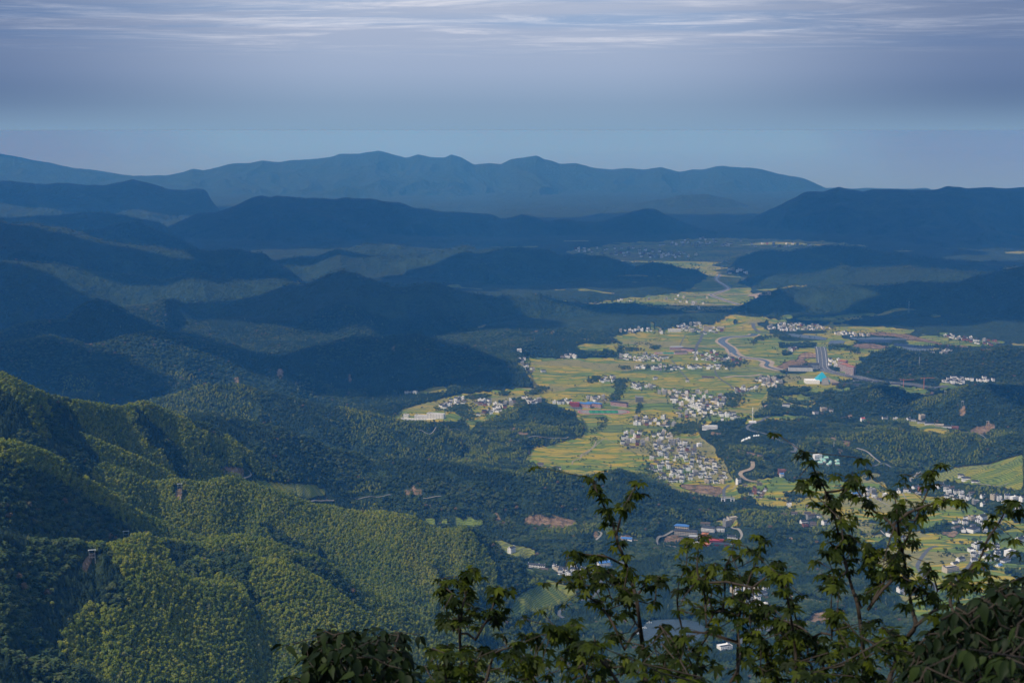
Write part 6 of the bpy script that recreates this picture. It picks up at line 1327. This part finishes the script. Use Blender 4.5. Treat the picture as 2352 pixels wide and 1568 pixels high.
def sapling(label, cat, stems, D, mass, nmass, lt='palm', lsize=.125, seed=1, r0=.014, group=None, name='maple_sapling', tip_n=6, spread=.45):
    rr = random.Random(seed); rn = np.random.default_rng(seed)
    all_pts = []; tubes = []; tips = []; root = None
    for si, st in enumerate(stems):
        dd = D + rr.uniform(-.35, .35) if si else D; P_ = []
        for i, (u, v) in enumerate(st):
            x, y, z = world_at(u, v, dd + .12 * math.sin(i * 1.7 + si)); P_.append(np.array([float(x), float(y), float(z)]))
        C = catmull(P_, 4); grounded = st[0][1] > 1540
        if grounded:
            b = C[0].copy(); gz = float(height(b[0], b[1])); n = 5; dn = [np.array([b[0] + (rr.uniform(-.05, .05)) * k, b[1] + .05 * k, b[2] + (gz - .15 - b[2]) * k / n]) for k in range(n, 0, -1)]; C = np.vstack([dn, C])
            if root is None: root = C[0].copy(); root[2] = gz
        elif all_pts:      # join on to the nearest stem already there
            A = np.array(all_pts); j = int(np.argmin(np.linalg.norm(A - C[0], axis=1))); mid = (A[j] + C[0]) / 2 + np.array([0, 0, .02]); C = np.vstack([A[j], mid, C])
        tubes.append((C, r0 * (1 if grounded else .55))); all_pts += [c for c in C if c[2] > 1000 + (-3.6)]
        m = len(C); tips.append(C[-1])
        for k in range(int(m * .5), m, 2): tips.append(C[k])
    e = link(name, None, None, tuple(root))
    rt = Vector(root)
    tw = MB(); leaves = []
    def whorl(p, n, s):
        a0 = rr.uniform(0, 6.28)
        for i in range(n):
            a = a0 + i * 2 * math.pi / n + rr.uniform(-.5, .5); leaves.append((p, a, rr.uniform(-.95, .05), rr.uniform(-.5, .5), s * rr.uniform(.7, 1.15)))
    for (C, r) in tubes:
        mb = MB(); mb.tube([Vector(c) - rt for c in C], r, max(.0022, r * .22), 6); link('stem', mb.mesh('stem', [m_stem], True), e)
    A = np.array(all_pts)
    for t in tips: 
        whorl(t + rn.normal(0, .015, 3), rr.randint(3, tip_n), lsize)
        if rr.random() < .4:
            q = t + rn.normal(0, 1, 3) * np.array([.12, .12, .07]); tw.tube([Vector(t) - rt, Vector(q) - rt], .0028, .0016, 4); whorl(q, rr.randint(3, 5), lsize)
    if mass:
        xs = [p[0] for p in mass]; ys = [p[1] for p in mass]; qs = []
        while len(qs) < int(nmass * (.30 if lt == 'palm' else .72)):
            u, v = rr.uniform(min(xs), max(xs)), rr.uniform(min(ys), max(ys))
            if inpoly(np.array([u]), np.array([v]), [p[:2] for p in mass])[0]: qs.append(np.array([float(k) for k in world_at(u, v, D + rr.gauss(0, spread))]))
        qs.sort(key=lambda q: float(np.min(np.linalg.norm(A - q, axis=1))))
        node = [c for c in A]; deg = [0] * len(node)
        for q in qs:       # grow outwards: each new shoot leaves the nearest stem or shoot that is not yet crowded
            d_ = np.linalg.norm(np.array(node) - q, axis=1) + np.array(deg) * .06; j = int(np.argmin(d_)); a = node[j]; deg[j] += 1
            mid = a * .45 + q * .55 + np.array([rr.gauss(0, .02), rr.gauss(0, .02), -.02]); tw.tube([Vector(a) - rt, Vector(mid) - rt, Vector(q) - rt], .0042, .0018, 4)
            node.append(q); deg.append(0)
            whorl(q, rr.randint(3, 5), lsize)
            if np.linalg.norm(a - q) > .16: whorl(mid, rr.randint(1, 3), lsize * .9)
    if tw.f: link('twigs', tw.mesh('twigs', [m_stem]), e)['kind'] = 'stuff'
    mats = []
    for (p, a, el_, roll, s) in leaves:
        mats.append((Matrix.Translation(Vector(p) - rt) @ Matrix.Rotation(a, 4, 'Z') @ Matrix.Rotation(el_, 4, 'X') @ Matrix.Rotation(roll, 4, 'Y') @ Matrix.Scale(s, 4)))
    order = sorted(range(len(leaves)), key=lambda i: leaves[i][0][1] - leaves[i][4])
    rest = MB()
    for r_, i in enumerate(order):
        k = i % len(LEAFM[lt])
        if r_ < 300: o = link('leaf', LEAFM[lt][k], e); o.matrix_basis = mats[i]
        else:
            src = LEAFB[lt][k]; M = mats[i]; rest.add([M @ Vector(v) for v in src.v], src.f)
    if rest.f: link('leaves', rest.mesh('leaves', [m_leaf if lt == 'palm' else m_leafd], True), e)['kind'] = 'stuff'
    tag(e, label, cat, group); return len(leaves)
G = 'maple saplings on the summit slope'; nl = 0
nl += sapling('low dense dark shrub at the bottom, leftmost of the foreground plants', 'shrub', [m1([(500, 1400), (490, 1200), (430, 1000), (400, 900)]), m1([(760, 1400), (740, 1150), (790, 1000), (830, 940)]), m1([(300, 1400), (230, 1230), (170, 1120)]), m1([(980, 1400), (1010, 1040), (1045, 920), (1010, 885)]), m1([(200, 1400), (100, 1340), (60, 1320)]), m1([(600, 1100), (580, 960), (600, 900)])], 7.6,
              m1([(40, 1400), (70, 1310), (190, 1240), (170, 1110), (270, 1060), (270, 900), (380, 860), (600, 880), (640, 960), (780, 940), (950, 930), (980, 1020), (1080, 1060), (1180, 1130), (1260, 1400)]), 230, 'ovate', 0.0930, 11, .014, None, 'leafy_shrub', 6)
nl += sapling('short maple sapling with a round crown and one bare right fork', 'sapling', [m1([(1650, 1450), (1640, 1200), (1620, 900), (1650, 640), (1690, 500), (1686, 380), (1678, 330)]), m1([(1600, 700), (1540, 560), (1490, 470), (1420, 440)]), m1([(1770, 960), (1850, 820), (1920, 680), (1950, 560), (1990, 450)]), m1([(1620, 850), (1520, 760), (1430, 740)]), m1([(1900, 760), (1940, 740), (1980, 730)])], 8.2,
              m1([(1380, 740), (1480, 560), (1640, 480), (1760, 520), (1830, 640), (1780, 860), (1640, 930), (1500, 860)]), 34, 'palm', 0.0686, 12, .013, G)
nl += sapling('spreading maple branches low between the short sapling and the forked one', 'sapling', [m1([(1850, 1420), (1930, 1130), (2000, 1060), (2150, 1010), (2280, 900)]), m1([(1500, 1420), (1480, 1200), (1440, 1060)]), m1([(2250, 1420), (2270, 1230), (2300, 1150)]), m1([(1700, 1400), (1760, 1200), (1840, 1050)])], 7.4,
              m1([(1180, 1400), (1220, 1130), (1420, 980), (1640, 980), (1850, 980), (1990, 1060), (2100, 1080), (2350, 930), (2400, 1080), (2420, 1400)]), 150, 'palm', 0.0664, 13, .012, G)
nl += sapling('tallest forked maple sapling left of centre-right, two upright tips', 'sapling', [m2([(690, 1620), (668, 1380), (650, 1230), (620, 1000), (592, 880), (560, 780), (520, 660), (480, 560), (440, 420), (385, 310), (340, 220), (305, 115)]), m2([(470, 520), (510, 370), (545, 290), (590, 200), (640, 135)]), m2([(540, 740), (450, 690), (370, 660), (280, 655), (190, 640), (130, 655)]), m2([(610, 980), (530, 900), (440, 800), (400, 760)]), m2([(530, 1330), (440, 1130), (360, 1030), (290, 960), (240, 870), (200, 770)]), m2([(640, 1180), (580, 1090), (540, 960), (520, 880)]), m2([(615, 960), (680, 860), (760, 810), (800, 830)])], 8.4,
              m2([(190, 660), (480, 650), (600, 770), (800, 790), (790, 960), (700, 1040), (560, 1120), (460, 1240), (330, 1060), (160, 930)]), 90, 'palm', 0.0664, 14, .017, G)
nl += sapling('many-stemmed maple thicket in front of the pond', 'sapling', [m2([(300, 1620), (180, 1300), (80, 1210), (20, 1150)]), m2([(520, 1620), (380, 1420), (240, 1350), (180, 1280)]), m3([(150, 1600), (200, 1300), (300, 1140)]), m3([(60, 1600), (20, 1300), (-120, 1100)]), m3([(420, 1600), (520, 1400), (500, 1100)])], 7.2,
              m2([(-120, 1600), (-40, 1180), (80, 1090), (200, 1090), (260, 1180), (450, 1200), (640, 1260), (780, 1220), (1000, 1180), (1120, 1600)]), 260, 'palm', 0.0641, 15, .013, G)
nl += sapling('maple with many thin upright twigs over the resort', 'sapling', [m3([(500, 1620), (505, 1300), (510, 1080), (545, 900), (600, 720), (665, 560), (680, 400)]), m3([(60, 1150), (20, 950), (30, 770), (90, 620), (95, 430)]), m3([(250, 1000), (235, 850), (180, 680), (185, 520), (187, 370)]), m3([(400, 880), (402, 650), (440, 560), (480, 430)]), m3([(620, 800), (760, 690), (835, 595)]), m3([(250, 1120), (300, 1000), (240, 760), (320, 600)])], 8.0,
              m3([(0, 780), (80, 600), (240, 560), (400, 640), (540, 600), (720, 700), (740, 860), (700, 1000), (720, 1180), (500, 1250), (250, 1180), (100, 1000), (0, 1000)]), 135, 'palm', 0.0618, 16, .013, G)
nl += sapling('maple arching right in front of the wide forest slope', 'sapling', [m3([(1090, 1620), (1095, 1430), (960, 1290), (955, 1210), (890, 1100), (760, 1010), (700, 960)]), m3([(1060, 1200), (980, 1080), (940, 900), (890, 780), (860, 720)]), m3([(850, 1600), (780, 1450), (700, 1330)]), m3([(1260, 1220), (1255, 900), (1285, 650)])], 7.8,
              m3([(600, 960), (760, 900), (900, 780), (1000, 960), (1010, 1050), (1180, 1060), (1240, 1250), (1160, 1420), (1150, 1620), (600, 1620), (560, 1300)]), 130, 'palm', 0.0618, 17, .012, G)
nl += sapling('tall left-leaning maple whose tip droops over the green tents', 'sapling', [c8([(575, 1600), (572, 1400), (560, 1250), (535, 1070), (500, 960), (450, 780), (410, 600), (365, 430), (310, 300), (250, 190), (190, 90)]), c8([(420, 640), (480, 620), (520, 650)]), c8([(560, 1090), (650, 960), (740, 830)]), c8([(470, 850), (420, 890), (380, 880)]), c8([(560, 1300), (480, 1200), (440, 1180)]), c8([(330, 350), (440, 330), (480, 270), (505, 215)])], 8.6,
              c8([(170, 110), (250, 140), (370, 300), (470, 420), (490, 560), (540, 680), (440, 780), (330, 720), (290, 500), (180, 260)]), 75, 'palm', 0.0664, 18, .017, G)
nl += sapling('tall maple with crossing stems and a bare right-pointing twig', 'sapling', [c8([(720, 1600), (760, 1480), (830, 1310), (905, 1200), (880, 1080), (845, 850), (800, 640), (740, 540), (640, 470), (580, 410), (510, 300)]), c8([(760, 800), (830, 690), (890, 560), (940, 440), (1000, 300), (1020, 210), (1080, 185)]), c8([(960, 440), (1050, 410), (1140, 378)]), c8([(800, 620), (785, 480), (770, 340)]), c8([(900, 1210), (1000, 1120), (1050, 1080), (950, 970), (860, 910), (790, 880)]), c8([(600, 1100), (700, 920), (790, 770)])], 8.2,
              c8([(690, 340), (800, 310), (900, 380), (1020, 430), (940, 540), (940, 700), (840, 780), (700, 900), (560, 900), (530, 760), (640, 700), (740, 720), (780, 520)]), 85, 'palm', 0.0641, 19, .018, G)
nl += sapling('maple reaching to the upper right at the frame edge', 'sapling', [c8([(1060, 1600), (1130, 1400), (1180, 1200), (1150, 1120), (1130, 1020), (1220, 890), (1310, 790), (1370, 640), (1430, 560), (1480, 470), (1535, 425)]), c8([(1310, 790), (1350, 860), (1385, 970)]), c8([(1045, 970), (1020, 880), (1000, 820)]), c8([(1200, 1080), (1350, 1010), (1500, 930), (1600, 885)])], 7.8,
              c8([(1000, 900), (1150, 850), (1250, 780), (1300, 820), (1250, 900), (1180, 1000), (1250, 1100), (1100, 1180), (980, 1120)]), 40, 'palm', 0.0641, 20, .014, G)
nl += sapling('maple thicket along the bottom edge under the crossing stems', 'sapling', [c8([(140, 1600), (135, 1340), (100, 1100), (60, 900), (20, 870)]), c8([(350, 1600), (330, 1500), (240, 1280), (150, 1200), (0, 1150)]), c8([(370, 1260), (380, 1160), (412, 1100)]), c8([(500, 1600), (480, 1450), (420, 1300)]), c8([(900, 1600), (880, 1450), (930, 1300)])], 7.0,
              c8([(0, 1600), (0, 1400), (120, 1350), (240, 1250), (400, 1290), (480, 1200), (640, 1150), (800, 1230), (960, 1330), (900, 1600)]), 210, 'palm', 0.0641, 21, .012, G)
nl += sapling('deep dark bush filling the bottom right corner', 'bush', [c8([(1350, 1700), (1340, 1400), (1300, 1200), (1240, 1060)]), c8([(1550, 1700), (1540, 1300), (1560, 1000)]), c8([(1150, 1700), (1120, 1450), (1050, 1250)]), c8([(1450, 1700), (1440, 1300), (1420, 1030)]), c8([(1000, 1700), (960, 1500), (900, 1400)]), c8([(1700, 1700), (1720, 1300), (1700, 1000)])], 6.2,
              c8([(840, 1620), (880, 1400), (960, 1260), (1080, 1180), (1180, 1050), (1330, 990), (1500, 940), (1700, 900), (1900, 900), (1900, 1640)]), 900, 'ovate', 0.0713, 22, .016, None, 'leafy_bush', 6, .6)
print('near leaves', nl)
# low grass on the summit slope round the plants
gm = MB(); rr = random.Random(5)
for i in range(2600):
    a = rr.uniform(-.7, .7); d = rr.uniform(1.5, 14); x, y = d * math.sin(a), d * math.cos(a); z = float(height(x, y)); h = rr.uniform(.12, .4); t = rr.uniform(0, 6.28); l = rr.uniform(.03, .15)
    gm.add([(x - .012 * math.cos(t), y - .012 * math.sin(t), z - .03), (x + .012 * math.cos(t), y + .012 * math.sin(t), z - .03), (x + l * math.sin(t), y + l * math.cos(t), z + h)], [(0, 1, 2)])
o = link('grass', gm.mesh('grass', [m_leaf])); tag(o, 'short grass on the summit slope', 'grass', kind='stuff')
